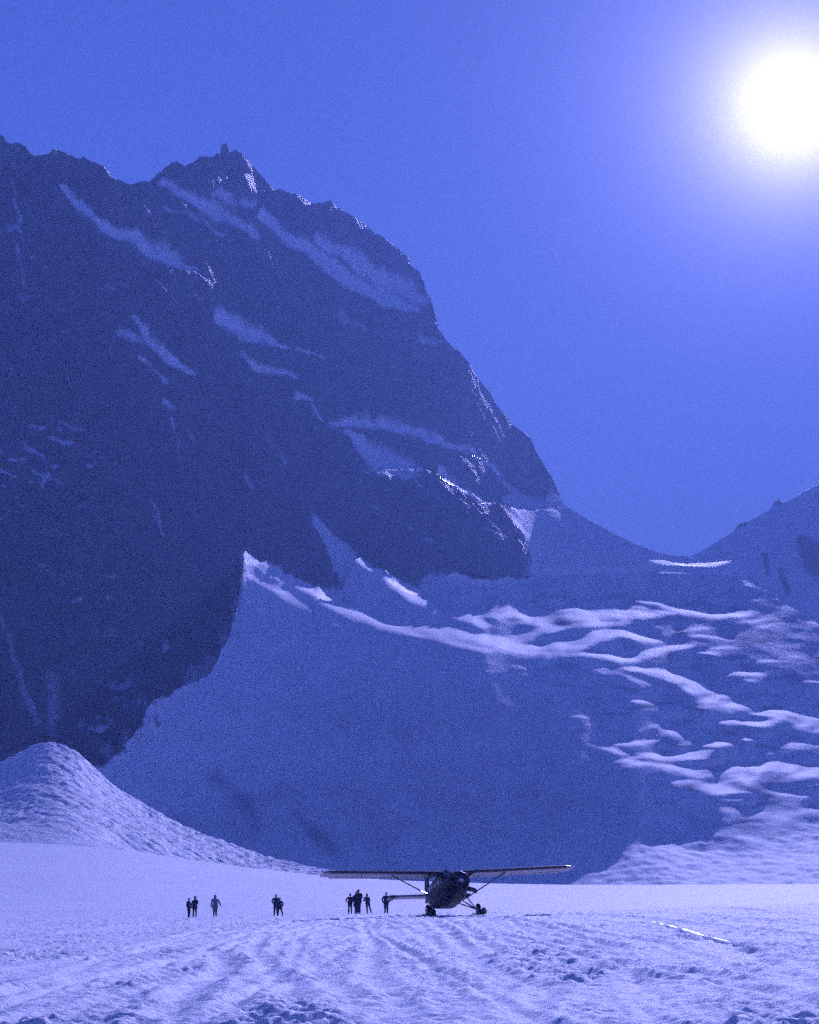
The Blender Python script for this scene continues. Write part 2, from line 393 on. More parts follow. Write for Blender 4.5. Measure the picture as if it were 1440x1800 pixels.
# ================================================================== march the far terrain outwards from the bowl's foot
NC, NR = 940, 720
tc = np.linspace(float(pix2te(-250, 1560)[0]), float(pix2te(1690, 1560)[0]), NC)
pxf = te2pix(tc, tc * 0)[0]
Y0 = np.interp(pxf, [-250, 100, 350, 700, 900, 1100, 1250, 1690], [880, 900, 930, 930, 870, 800, 790, 790])
rock_amt = np.clip(1 - SNOW * 1.35, 0, 1); rock_b = blur(rock_amt, 8)
sl_noise = fbm(GX / 130, GY / 60, 21, 4)
rk_noise = fbm((GX * .8 + GY * .6) / 110, (GY * .8 - GX * .6) / 26, 31, 4)
shade_base = (0.53 - 0.085 * smooth01(GX, 640, 860)) * (1 + 0.07 * sl_noise)
shade_base = np.maximum(shade_base, 0.51 * smooth01(GY, 1110, 1190) * smooth01(-GX, -1380, -1200))
steep = smooth01(-(GX - (GY - 1250)), -1330, -950) * smooth01(GY, 1180, 1260)
shade_base = np.maximum(shade_base, 0.66 * steep)
rock_slope = 1.75 * (1 + 0.55 * rk_noise)
SLOPE_SH = shade_base * (1 - rock_b) + rock_slope * rock_b
pyg = np.arange(1562, 40, -2.0); eg = pix2te(720 + 0 * pyg, pyg)[1]
EG = np.repeat(eg[:, None], NC, 1); PXG = te2pix(tc[None, :], EG)[0]; PYG = np.repeat(pyg[:, None], NC, 1)
sh = sample(SLOPE_SH, PXG, PYG); lit = sample(LIT, PXG, PYG); rb = sample(rock_b, PXG, PYG)
gain = 0.08 + 0.05 * smooth01(PYG, 1400, 1540) + 0.05 * fbm(PXG / 90, PYG / 30, 315, 3)
ice_zone = smooth01(PXG, 760, 900) * smooth01(PYG, 1020, 1050) * smooth01(-PYG, -1480, -1420) * smooth01(PXG - 1.05 * (PYG - 1050), 760, 900)
blocks = fbm(PXG / 48 + 0.4 * PYG / 30, PYG / 15, 301, 3) + 0.5 * fbm(PXG / 20, PYG / 8, 305, 2)
lit = lit * (0.97 + 0.28 * fbm(PXG / 80, PYG / 20, 311, 3))
w = smooth01(lit, 0.03, 0.95) * 0.97 + ice_zone * 0.55 * np.clip(blocks, -0.35, 0.5)
w = np.clip(w, -0.25, 1.0)
s_ = np.tan(np.arctan(np.maximum(sh, EG + 0.2)) * (1 - w) + np.arctan(EG + gain) * w)
s_ = np.maximum(s_, EG + 0.05)
rate = np.gradient(EG, axis=0) / (s_ - EG)                       # change of log distance per row
def box1(a, k, ax, n=2):
    for _ in range(n):
        p = np.pad(a, [(k, k) if q == ax else (0, 0) for q in (0, 1)], mode='edge')
        cs = np.cumsum(p, axis=ax); z = np.zeros_like(np.take(cs, [0], ax)); cs = np.concatenate([z, cs], ax); n_ = a.shape[ax]
        a = (np.take(cs, range(2 * k + 1, 2 * k + 1 + n_), ax) - np.take(cs, range(0, n_), ax)) / (2 * k + 1)
    return a
low = box1(rate, 26, 0)                                          # the broad lie of the land ...
lowx = box1(low, 60, 1); wide = box1(low, 150, 1)
mixw = smooth01(PXG, 800, 960); lowx = lowx * (1 - mixw) + wide * mixw
LNY = np.log(box1(Y0[None, :], 40, 1)) + np.cumsum(lowx, 0) + box1(np.cumsum(rate - low, 0), 4, 1)   # ... and its benches and faces
YG = np.exp(LNY)
# snow basins hidden behind the spur crests and at the foot of the rock
JMP = np.interp(pxf, [-250, 250, 405, 600, 760, 940, 1040, 1690], [1.21, 1.22, 1.25, 1.33, 1.40, 1.46, 1.5, 1.5])
JMP = box1(JMP[None, :], 40, 1)[0]
def base_y(px):
    return 11 * fbm(px / 26, px * 0 + 4, 15, 5, 0.6) * smooth01(-px, -1000, -900) + np.interp(px, [-250, 60, 190, 238, 265, 330, 372, 402, 418, 428, 500, 560, 600, 625, 640, 700, 738, 800, 870, 936, 1000, 1160, 1300, 1690], [1420, 1400, 1340, 1290, 1236, 1205, 1183, 1122, 1062, 974, 1004, 1034, 1040, 985, 983, 1018, 1034, 1010, 1020, 1012, 1010, 1005, 1012, 1250])
up_ = base_y(PXG) - PYG                                          # rows above the rock foot
jm = np.repeat(JMP[None, :], len(pyg), 0)
ledge = np.interp(PXG, [600, 650, 735, 770, 812, 855, 930, 1000], [760, 826, 826, 836, 862, 887, 897, 890])   # the long shelf across the face
j2 = np.interp(PXG, [540, 600, 720, 900, 960, 1000], [1.0, 1.015, 1.08, 1.16, 1.12, 1.12]) * (PXG < 1100) + 1.0 * (PXG >= 1100)
up2 = ledge - PYG
YG = YG * np.where(up2 > 0, j2, 1.0)
EG2 = EG.copy()
EG2 = EG2 - np.where((up2 > 0) & (up2 < 4) & (j2 > 1.02), 0.001 * (1 - up2 / 4), 0)
KB = 310
start_py = np.interp(pxf, [-250, 0, 300, 560, 720, 900, 1690], [1500, 1500, 1540, 1552, 1556, 1560, 1560])
YV = np.zeros((NR, NC)); EV = np.zeros((NR, NC)); PY0 = np.zeros((NR, NC))
for c in range(NC):
    cyc = pyg[np.argmax(pyg <= crest_y(PXG[:, c]))]
    cyc = float(crest_y(np.array([np.interp(-cyc, -pyg, PXG[:, c])]))[0])
    pb = float(base_y(np.array([np.interp(-base_y(pxf[c:c + 1])[0], -pyg, PXG[:, c])]))[0]); pb = max(pb, cyc + 6)
    tgt = np.concatenate([np.linspace(start_py[c], pb, KB), np.linspace(pb - 0.02, cyc, NR - KB)])
    YV[:, c] = np.interp(-tgt, -pyg, YG[:, c]); EV[:, c] = np.interp(-tgt, -pyg, EG2[:, c]); PY0[:, c] = tgt
dpx = PY0[KB - 1:KB, :] - PY0[KB:]
wj = np.interp(pxf, [-250, 300, 380, 445, 520, 1690], [0.5, 0.5, 0.5, 0.5, 0.5, 0.5])[None, :]      # left of the spurs the snow climbs into the rock
YV[KB:] *= JMP[None, :] ** smooth01(dpx, 0, wj)
EV[KB:] -= 0.007 * np.clip(1 - dpx / 12, 0, 1) * smooth01(-wj, -30, -2)
ZV = EV * YV
print('far terrain depth', YV.min(), YV.max(), [int(np.interp(p, pxf, YV[-1])) for p in (0, 300, 600, 900, 1180, 1400)])
XV = tc[None, :] * YV
PYv = PY0; PXv = te2pix(tc[None, :] + 0 * YV, EV)[0]
SNv = sample(SNOW, PXv, PYv); RKv = np.clip(1 - SNv * 1.4, 0, 1)
rk2 = sample(rock_b, PXv, PYv)
# rock relief: strata dipping to the right, gullies, small crags
ca, sa = math.cos(math.radians(-38)), math.sin(math.radians(-38))
U = XV * ca + ZV * sa; W = -XV * sa + ZV * ca
dis = 24 * fbm(U / 170, W / 48, 51, 5, 0.55, ridged=True) + 15 * fbm(XV / 45 + ZV / 160, ZV / 130, 61, 4, 0.5, ridged=True) + 8.0 * fbm(XV / 18, ZV / 22, 71, 4, ridged=True)
YV = YV - rk2 * dis
ZV = ZV + rk2 * (2.2 * fbm(U / 40, W / 9, 81, 4))
# snow relief: sags, flutings
sn = (1 - rk2)
ZV = ZV + sn * (0.8 * fbm(XV / 60, YV / 60, 91, 3) + 0.12 * fbm(XV / 9, YV / 14, 95, 3))
apron = sample(blur(ap, 14), PXv, PYv)
ZV = ZV + apron * (0.9 * fbm(XV / 7, YV / 10, 99, 4))
XV = tc[None, :] * YV
# snow lodges wherever the rock lies back enough
P3 = np.stack([XV, YV, ZV], -1)
gu = np.gradient(P3, axis=1); gv = np.gradient(P3, axis=0); nn = np.cross(gu, gv); nn /= np.linalg.norm(nn, axis=-1, keepdims=True) + 1e-9
nz = np.abs(nn[..., 2]); nzb = box1(nz, 1, 0); nzb = box1(nzb, 1, 1)
catch = smooth01(nzb, 0.50, 0.78) * (0.35 + 0.65 * smooth01(fbm(U / 160, W / 70, 141, 3), -0.3, 0.45))
SNv = np.maximum(SNv, 0.66 * catch * (rk2 > 0.05))
# the far side of every crest, falling away behind
BK = 14
bd = np.array([4, 12, 25, 45, 75, 120, 180, 260, 360, 480, 640, 820, 1040, 1300.])[:, None]
Yb = YV[-1][None, :] + bd; Zb = ZV[-1][None, :] + ZC - 0.62 * bd - 0.02 * bd * np.abs(noise2(tc[None, :] * 60, bd / 90, 5)) - ZC
Xb = tc[None, :] * Yb
Xa = np.vstack([XV, Xb]); Ya = np.vstack([YV, Yb]); Za = np.maximum(np.vstack([ZV, Zb]), -30) + ZC
SNa = np.vstack([SNv, np.repeat(SNv[-1:], BK, 0)])
PXa = np.vstack([PXv, np.repeat(PXv[-1:], BK, 0)]); PYa_ = np.vstack([PYv, np.repeat(PYv[-1:], BK, 0)])
# regions
mount = poly_mask([(q[0], q[1]) for q in base_line] + [(1010, 880), (1010, 0), (-320, 0)]).astype(float)
ridge = poly_mask([(1150, 960), (1190, 992), (1262, 1012), (1330, 1040), (1440, 1092), (1760, 1200), (1760, 0), (1150, 0)]).astype(float)
mfm = (sample(blur(mount, 10), PXa, PYa_) > 0.12) | ((sample(blur(mount, 40), PXa, PYa_) > 0.06) & (PXa < 440) & (PYa_ > 1000)); rfm = sample(ridge, PXa, PYa_) > 0.5
q4 = lambda a: (a[:-1, :-1].astype(int) + a[1:, :-1] + a[:-1, 1:] + a[1:, 1:]) >= 2
nb = np.ones((Xa.shape[0] - 1, NC - 1), bool); nb[KB - 1] = False      # the crests end in a free lip
fm = q4(mfm) & nb; fr = q4(rfm) & ~q4(mfm) & nb; fi = ~fm & ~fr & nb
mountain = link('mountain', grid_mesh('mountain', Xa, Ya, Za, fm, {'snow': SNa}, KB - 1), M_MOUNT)
tag(mountain, 'steep dark rock mountain face with patches of shaded snow', 'mountain', kind='structure')
SNr = SNa.copy()
rr = np.zeros(GX.shape)
for pts, v in [([(1410, 950, 12), (1440, 985, 30), (1480, 1010, 30)], 1), ([(1345, 975, 8), (1350, 1010, 5)], .6), ([(1372, 1000, 8), (1385, 1040, 8)], .6), ([(1361, 882, 4), (1374, 882, 4)], 1.0), ([(1294, 926, 4), (1312, 918, 4)], 1.0)]:
    stroke(rr, pts, v)
SNr = np.clip(SNr - 1.2 * sample(rr, PXa, PYa_), 0, 1)
ridge_o = link('snow_ridge', grid_mesh('snow_ridge', Xa, Ya, Za, fr, {'snow': SNr}, KB - 1), M_MOUNT)
tag(ridge_o, 'shaded snow ridge with a few rocks rising right of the pass', 'ridge', kind='structure')
old = np.zeros(GX.shape)  # shade painted into the bowl's snow colour, plus dark rock and ice patches
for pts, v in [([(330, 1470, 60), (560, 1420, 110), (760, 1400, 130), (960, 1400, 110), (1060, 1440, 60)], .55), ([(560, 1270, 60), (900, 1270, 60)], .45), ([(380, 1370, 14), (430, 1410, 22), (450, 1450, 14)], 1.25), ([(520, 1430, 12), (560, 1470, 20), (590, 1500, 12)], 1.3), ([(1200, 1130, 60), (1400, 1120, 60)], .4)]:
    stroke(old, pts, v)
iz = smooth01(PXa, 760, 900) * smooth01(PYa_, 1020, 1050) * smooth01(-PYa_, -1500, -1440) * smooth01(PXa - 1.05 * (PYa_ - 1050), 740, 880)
shade_icev = 0.75 * iz * smooth01(fbm(PXa / 60, PYa_ / 16, 411, 4, 0.6), 0.0, 0.4) + sample(old, PXa, PYa_) * (0.75 + 0.6 * np.vstack([fbm(PXv / 90, PYv / 60, 401, 4), np.zeros((BK, NC))]))  # noise term paints crevasse and ice-wall shade into the colour
icefall = link('icefall', grid_mesh('icefall', Xa, Ya, Za, fi, {'shade_and_ice': shade_icev}, KB - 1), M_ICEFALL)
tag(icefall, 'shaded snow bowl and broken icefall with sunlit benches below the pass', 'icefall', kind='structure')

# ================================================================== avalanche fan on the left
NCc, NRc = 420, 260
tk = np.linspace(float(pix2te(-260, 1560)[0]), float(pix2te(640, 1560)[0]), NCc)
pk = te2pix(tk, tk * 0)[0]
fan_foot = np.interp(pk, [-260, 0, 100, 170, 240, 300, 420, 560, 640], [1478, 1482, 1478, 1482, 1497, 1508, 1525, 1538, 1546])
fan_top = np.interp(pk, [-260, -40, 0, 40, 75, 100, 122, 140, 160, 200, 260, 330, 420, 500, 570, 640], [1400, 1352, 1338, 1314, 1303, 1309, 1317, 1332, 1350, 1384, 1420, 1455, 1490, 1514, 1529, 1543])
fan_top = box1(fan_top[None, :], 5, 1)[0] + 1.6 * fbm(pk / 18, pk * 0, 14, 3)
q = np.linspace(0, 1, NRc)[:, None]
pyc = fan_foot[None, :] + 8 + (fan_top - fan_foot - 8)[None, :] * q
EC = pix2te(pk[None, :] + 0 * q, pyc)[1]
crestY = np.interp(pk, [-260, 0, 80, 250, 420, 640], [640, 625, 615, 590, 560, 500])
footY = np.interp(pk, [-260, 0, 300, 640], [420, 420, 430, 455])
# a concave fan: gentle at the foot, steeper towards the head
YC = footY[None, :] + (crestY - footY)[None, :] * (q ** 0.86)
ZCn = EC * YC; XC = tk[None, :] * YC
fallu = XC * 0.55 - YC * 0.83                       # down the fall line
fallv = XC * 0.83 + YC * 0.55
wq = 4 * fbm(XC / 30, YC / 30, 121, 3)
rough = 0.75 * fbm(fallu / 46, (fallv + wq) / 6.0, 111, 5, 0.6) + 0.35 * fbm(fallu / 14, (fallv - wq) / 3.5, 117, 4) + 0.5 * fbm(XC / 3, YC / 5, 119, 3)
env = np.clip(q * 3, 0, 1)
ZCn = ZCn + ZC + rough * env - 1.5 * (1 - np.clip(q * 6, 0, 1))
step_ = np.exp(-((pyc - (fan_foot[None, :] - 14 - 6 * noise2(pk[None, :] / 60, q * 0, 3))) / 7) ** 2) * smooth01(pk[None, :], 120, 220) * smooth01(-pk[None, :], -520, -380)
ZCn = ZCn - step_ * 1.6
bdc = np.array([3, 9, 20, 40, 70, 110.])[:, None]
Xc2 = np.vstack([XC, tk[None, :] * (YC[-1] + bdc)]); Yc2 = np.vstack([YC, YC[-1] + bdc]); Zc2 = np.vstack([ZCn, ZCn[-1] - 0.35 * bdc])
fan = link('avalanche_fan', grid_mesh('avalanche_fan', Xc2, Yc2, Zc2), M_CONE, smooth=True)
tag(fan, 'streaked fan of avalanche snow below the rock face', 'snow fan', kind='structure')

# ================================================================== the glacier floor
FEET = [(-320, 1622), (335, 1613), (485, 1609), (630, 1607), (690, 1605), (800, 1604), (1000, 1600), (1150, 1596), (1440, 1588), (1760, 1578)]
FARP = [(-320, 1472), (0, 1480), (170, 1483), (300, 1507), (420, 1524), (560, 1539), (700, 1549), (1000, 1556), (1440, 1554), (1760, 1548)]
YN, YF = 163.0, 430.0
LUT = {}
def ground_base(x, y):
    x = np.asarray(x, float); y = np.asarray(y, float)
    t = x / np.maximum(y, 12.0)
    def prof(tab, yref):
        if yref not in LUT:
            tq, eq = pix2te([a for a, b in tab], [b for a, b in tab]); tf = np.linspace(-0.45, 0.45, 901)
            LUT[yref] = (tf, box1(np.interp(tf, tq, eq)[None, :], 24, 1, 3)[0])
        return np.interp(t, *LUT[yref]) * yref + ZC
    zn = prof(FEET, YN); zf = prof(FARP, YF); z0 = ZC - 1.72
    s = np.clip(y / YN, 0, 1)
    near = z0 + (zn - z0) * s ** 1.15
    q = np.clip((y - YN) / (YF - YN), 0, 1)
    far = zn + (zf - zn) * (0.35 * q + 0.65 * q ** 1.7)
    z = np.where(y < YN, near, far) + np.where(y > YF, (y - YF) * 0.0012, 0)
    return z
def px_ground(px, py):
    t, e = pix2te(px, py); t = float(t); e = float(e)
    ys = np.linspace(12, 400, 4000); g = ground_base(t * ys, ys) - (ZC + e * ys)
    k = np.argmax(g > 0)
    return t * ys[k], ys[k]
def poly_dist(X, Y, pts):
    d = np.full(X.shape, 1e9)
    for (x0, y0), (x1, y1) in zip(pts[:-1], pts[1:]):
        dx, dy = x1 - x0, y1 - y0; q = np.clip(((X - x0) * dx + (Y - y0) * dy) / (dx * dx + dy * dy), 0, 1)
        d = np.minimum(d, np.hypot(X - x0 - q * dx, Y - y0 - q * dy))
    return d
def spline(pts, n=8):
    out = []
    P_ = [pts[0]] + list(pts) + [pts[-1]]
    for i in range(1, len(P_) - 2):
        p0, p1, p2, p3 = [np.array(q, float) for q in P_[i - 1:i + 3]]
        for k in range(n):
            s = k / n
            out.append(tuple(0.5 * (2 * p1 + (p2 - p0) * s + (2 * p0 - 5 * p1 + 4 * p2 - p3) * s * s + (3 * p1 - p0 - 3 * p2 + p3) * s ** 3)))
    out.append(tuple(pts[-1])); return out
TRACKS = [  # frame positions, half width in metres, depth
    ([(372, 1668), (395, 1690), (388, 1712), (350, 1735), (318, 1760), (290, 1800)], 0.34, 0.10),
    ([(468, 1640), (448, 1665), (470, 1700), (500, 1728), (505, 1760)], 0.28, 0.07),
    ([(760, 1620), (800, 1650), (840, 1690), (900, 1720), (960, 1740), (920, 1775), (860, 1800)], 0.32, 0.08),
    ([(880, 1612), (960, 1630), (1040, 1655), (1080, 1670)], 0.30, 0.14), ([(830, 1640), (930, 1650), (1010, 1665)], 0.25, 0.08),
    ([(1000, 1606), (1150, 1616), (1300, 1632), (1460, 1650)], 0.35, 0.14), ([(1130, 1602), (1270, 1612), (1460, 1630)], 0.35, 0.12),
    ([(1250, 1595), (1460, 1610)], 0.4, 0.12), ([(1180, 1648), (1300, 1670), (1460, 1690)], 0.3, 0.10), ([(1000, 1690), (1150, 1720), (1300, 1735), (1460, 1770)], 0.28, 0.09),
    ([(-40, 1760), (150, 1722), (300, 1690), (420, 1650), (520, 1620)], 0.3, 0.06), ([(-40, 1715), (120, 1690), (260, 1660), (380, 1632)], 0.3, 0.06),
    ([(-40, 1660), (120, 1640), (300, 1622)], 0.35, 0.06), ([(640, 1620), (655, 1660), (650, 1700), (690, 1760), (700, 1800)], 0.3, 0.06), ([(770, 1610), (830, 1640), (870, 1680)], 0.28, 0.07),
    ([(780, 1606), (900, 1622), (1050, 1640), (1200, 1672), (1300, 1710)], 0.25, 0.07)]
rt = random.Random(5)
for k in range(30):                      # ski and boot tracks fanning out from the aeroplane
    a = rt.uniform(430, 1060); side = (k % 3) - 1
    if side < 0: e_ = (-60, rt.uniform(1640, 1830))
    elif side > 0: e_ = (1500, rt.uniform(1625, 1800))
    else: e_ = (rt.uniform(100, 1350), 1815)
    b0 = rt.uniform(1609, 1618); sw = rt.uniform(-1, 1)
    pts = []
    for q in (0, .2, .4, .6, .8, 1):
        px = a + (e_[0] - a) * (q ** 1.15) + sw * 60 * math.sin(q * 5.5 + k); py = b0 + (e_[1] - b0) * (q ** 1.5)
        pts.append((px, max(1609, py)))
    TRACKS.append((pts, rt.uniform(0.16, 0.30), rt.uniform(0.03, 0.065)))
TRW = []
for pts, w, dp in TRACKS:
    TRW.append((spline([px_ground(*p) for p in pts]), w, dp))
def ground_relief(X, Y):
    near = smooth01(-Y, -178, -150)
    mid = fbm(X / 9, Y / 14, 201, 3)
    wind = fbm(X / 1.15 + 0.3 * Y, Y / 0.8 - X / 5, 211, 4, 0.6)
    fine = fbm(X / 0.34, Y / 0.42, 221, 3, 0.55)
    phi = np.arctan2(X - 4, 176 - Y); rho = np.hypot(X - 4, 176 - Y)
    bend = phi + 0.05 * np.sin(rho / 17.0 + 2 * phi) + 0.03 * fbm(X / 16, Y / 20, 261, 2)
    sweep = fbm(bend * 95, rho / 7.0, 251, 4, 0.6)
    pat = 0.3 + 0.7 * smooth01(fbm(X / 6, Y / 10, 231, 3), -0.35, 0.3)
    swath = np.zeros(X.shape); groove = np.zeros(X.shape)
    jx = 0.15 * noise2(X / 1.6, Y / 2.2, 71)
    for pts, w, dp in TRW:
        p = np.array(pts); sel = (X > p[:, 0].min() - 3) & (X < p[:, 0].max() + 3) & (Y > p[:, 1].min() - 3) & (Y < p[:, 1].max() + 3)
        if not sel.any(): continue
        d = poly_dist(X[sel] + jx[sel], Y[sel], pts) / w
        swath[sel] = np.maximum(swath[sel], np.exp(-(d / 1.7) ** 2))
        groove[sel] += 0.8 * dp * (-np.exp(-d ** 2 * 1.3) + 0.6 * np.exp(-(d - 1.5) ** 2 * 3))
    dash = fbm(X / 0.62 + 0.2 * Y, Y / 0.40 - 0.15 * X, 271, 3, 0.6)
    tex = pat * (1 - 0.6 * swath)
    z = near * (0.16 * mid + tex * (0.06 * wind + 0.21 * dash + 0.09 * fine) + 0.05 * sweep + np.clip(groove, -0.12, 0.1)) + (1 - near) * 0.05 * fbm(X / 20, Y / 30, 241, 3)
    return z
def ground_z(x, y):
    x = np.atleast_1d(np.asarray(x, float)); y = np.atleast_1d(np.asarray(y, float))
    return float((ground_base(x, y) + ground_relief(x, y))[0])
NGC = 860
rows = np.concatenate([np.linspace(3, 19, 12), np.geomspace(20, 185, 640), np.geomspace(188, 1500, 90)])
tg = np.concatenate([np.linspace(-1.6, -0.30, 24)[:-1], np.linspace(-0.30, 0.30, NGC), np.linspace(0.30, 1.6, 24)[1:]])
Yg = np.repeat(rows[:, None], len(tg), 1); Xg = tg[None, :] * Yg
tcl = np.clip(Xg / Yg, -0.4, 0.4)
Zg = ground_base(tcl * Yg, Yg) + ground_relief(Xg, Yg)
ground = link('glacier_ground', grid_mesh('glacier_ground', Xg, Yg, Zg), M_GROUND, smooth=True)
tag(ground, 'wind-scoured and tracked snow of the flat glacier', 'snow field', kind='structure')
me = bpy.data.meshes.new('outer_snow'); S_ = 9000
me.from_pydata([(-S_, -S_, -14), (S_, -S_, -14), (S_, S_, -14), (-S_, S_, -14)], [], [(0, 1, 2, 3)])
tag(link('outer_snow', me, M_ICE), 'snow plain continuing beyond the glacier', 'snow field', kind='structure')

# an iced-over ski track that catches the sun
def strip(name, pts, w, mat, tilt=0.17, parent=None):
    bm = bmesh.new(); prev = None
    for i, (x, y) in enumerate(pts):
        a = pts[max(0, i - 1)]; b = pts[min(len(pts) - 1, i + 1)]
        d = Vector((b[0] - a[0], b[1] - a[1])).normalized(); n = Vector((-d.y, d.x))
        ww = w * (0.12 + 0.88 * math.sin(math.pi * (i + 0.5) / len(pts))) * random.uniform(0.75, 1.2)
        z = float(ground_base(x, y)) + 0.5 * (ground_z(x, y) - float(ground_base(x, y))) + 0.07
        vs_ = []
        for s in (-1, 1):
            ox, oy = x + n.x * ww * s, y + n.y * ww * s
            vs_.append(bm.verts.new((ox, oy, z + (oy - y) * 0.195 - (ox - x) * 0.18 + 0.02))); vs_.append(bm.verts.new((ox, oy, z - 0.25)))
        if prev:
            bm.faces.new((prev[0], prev[2], vs_[2], vs_[0])); bm.faces.new((prev[0], vs_[0], vs_[1], prev[1])); bm.faces.new((prev[2], prev[3], vs_[3], vs_[2]))
        prev = vs_
    return bm_obj(name, bm, mat, parent, False)
trk = strip('ski_track', spline([px_ground(*p) for p in [(1148, 1622), (1180, 1632), (1215, 1642), (1240, 1652), (1280, 1660), (1322, 1667)]], 6), 0.17, M_GLAZE)
tag(trk, 'bright icy ski track glinting in the snow', 'track', kind='structure')

# ================================================================== glinting ice slivers on the dark face
from mathutils.bvhtree import BVHTree
dg = bpy.context.evaluated_depsgraph_get()
bvh = BVHTree.FromObject(mountain, dg)
CAMP = Vector((0, 0, ZC))
def ray(px, py):
    t, e = pix2te(px, py); d = Vector((float(t), 1, float(e))).normalized()
    hit = bvh.ray_cast(CAMP, d)
    return hit[0], d
SLIV = [([(262, 884), (270, 902), (280, 925), (288, 944)], 2.2), ([(770, 836), (790, 850), (812, 862), (832, 877), (852, 886)], 3.4), ([(818, 796), (832, 801), (846, 806)], 2.6), ([(856, 868), (874, 874)], 1.8),
        ([(886, 872), (898, 880)], 1.8), ([(905, 880), (926, 893)], 2.4), ([(752, 838), (760, 846)], 1.6), ([(690, 546), (706, 562)], 1.4), ([(738, 606), (746, 622)], 1.4), ([(566, 742), (576, 754)], 1.4),
        ([(299, 742), (306, 770)], 1.1), ([(316, 796), (322, 818)], 1.5), ([(228, 672), (236, 690)], 1.2), ([(118, 656), (130, 690)], 1.2), ([(10, 306), (18, 345), (30, 385)], 1.5), ([(16, 345), (24, 400)], 1.6), ([(34, 388), (42, 420)], 1.2),
        ([(28, 458), (34, 498)], 2.4), ([(42, 478), (47, 506)], 2.6), ([(14, 505), (18, 535)], 1.2), ([(56, 1228), (64, 1258)], 2.2), ([(52, 1196), (58, 1218)], 1.4), ([(320, 470), (346, 487)], 1.3), ([(318, 640), (342, 660)], 1.2)]
for pts, wpx in SLIV:
    hits = [ray(*p) for p in pts]
    hits = [h for h in hits if h[0] is not None]
    if len(hits) < 2: continue
    P_ = [h[0] - h[1] * 1.5 for h in hits]
    bm = bmesh.new(); prev = None; n = len(P_)
    for i, p in enumerate(P_):
        d = hits[i][1]
        H = (SUN - d).normalized(); H = (H + Vector([random.uniform(-.03, .03) for _ in range(3)])).normalized()
        ax = (P_[min(n - 1, i + 1)] - P_[max(0, i - 1)]); ax = (ax - H * ax.dot(H)).normalized()
        side = H.cross(ax).normalized()
        app = (side - d * side.dot(d)).length                     # how wide the facet looks from the floor of the valley
        half = 0.5 * wpx * p.y / F / max(app, 0.12) * (1.0 if 0 < i < n - 1 else 0.45)
        half = min(half, 7.0)
        vs_ = [bm.verts.new(p + side * half), bm.verts.new(p - side * half), bm.verts.new(p + d * 9 - H * 2)]
        if prev:
            for a, b in ((0, 1), (1, 2), (2, 0)): bm.faces.new((prev[a], prev[b], vs_[b], vs_[a]))
        else: bm.faces.new(vs_)
        prev = vs_
    bm.faces.new(prev)
    bm_obj('ice_sliver', bm, M_GLAZE, mountain)


# rock pinnacle on the summit
def crag(name, px, py_base, wpx, hpx, lean, seed, parent, mat):
    t, e = pix2te(px, py_base)
    hit, d = ray(px, py_base + 6)
    Yp = hit.y + 4 if hit is not None else 1500.0
    b = Vector((float(t) * Yp, Yp, ZC + float(e) * Yp)); k = Yp / F
    bm = bmesh.new(); rings = []
    for i in range(9):
        q = i / 8.0; rr = (1 - 0.85 * q) ** 0.5 * 0.5 * wpx * k + 0.6
        ring = []
        for j in range(14):
            a = 2 * math.pi * j / 14
            n = 1 + 0.34 * float(noise2(np.array([math.cos(a) * 1.4 + seed]), np.array([math.sin(a) * 1.4 + q * 3.2]), seed)[0])
            ring.append(b + Vector((math.cos(a) * rr * n + lean * q * wpx * k, math.sin(a) * rr * n * 1.1, (q * (hpx + 10) - 10) * k + 1.4 * math.sin(a * 3 + seed + i))))
        rings.append(ring)
    vr = [[bm.verts.new(p) for p in r] for r in rings]
    for a, c in zip(vr[:-1], vr[1:]):
        for i in range(14): bm.faces.new((a[i], a[(i + 1) % 14], c[(i + 1) % 14], c[i]))
    bm.faces.new(vr[-1])
    o = bm_obj(name, bm, mat, parent)
    return o
M_ROCK = plain('bare_rock', (0.085, 0.08, 0.075), 0.8, spec=0.2, vary=0.35, scale=0.12)
crag('rock_pinnacle', 398, 294, 24, 42, -0.12, 3, mountain, M_ROCK)
crag('rock_pinnacle', 420, 292, 40, 26, -0.12, 5, mountain, M_ROCK)

# ================================================================== aeroplane
M_BODY = plain('dark_paint', (0.02, 0.018, 0.028), 0.5, spec=0.15, vary=0.15)
M_WING = plain('pale_paint', (0.17, 0.165, 0.19), 0.3, spec=0.5, vary=0.1)
M_TRIM = plain('dark_trim', (0.04, 0.04, 0.05), 0.4)
M_GLASS = plain('cabin_glass', (0.02, 0.022, 0.025), 0.12, spec=0.4)
M_METAL = plain('bare_metal', (0.5, 0.5, 0.52), 0.18, metal=1.0)
M_TYRE = plain('tyre_rubber', (0.02, 0.02, 0.02), 0.8)
M_DOME = plain('bright_dome_metal', (0.9, 0.9, 0.9), 0.22, metal=1.0)  # polished metal for the wingtip lamps and the added glint domes
M_SKI = plain('ski_paint', (0.05, 0.05, 0.06), 0.45)

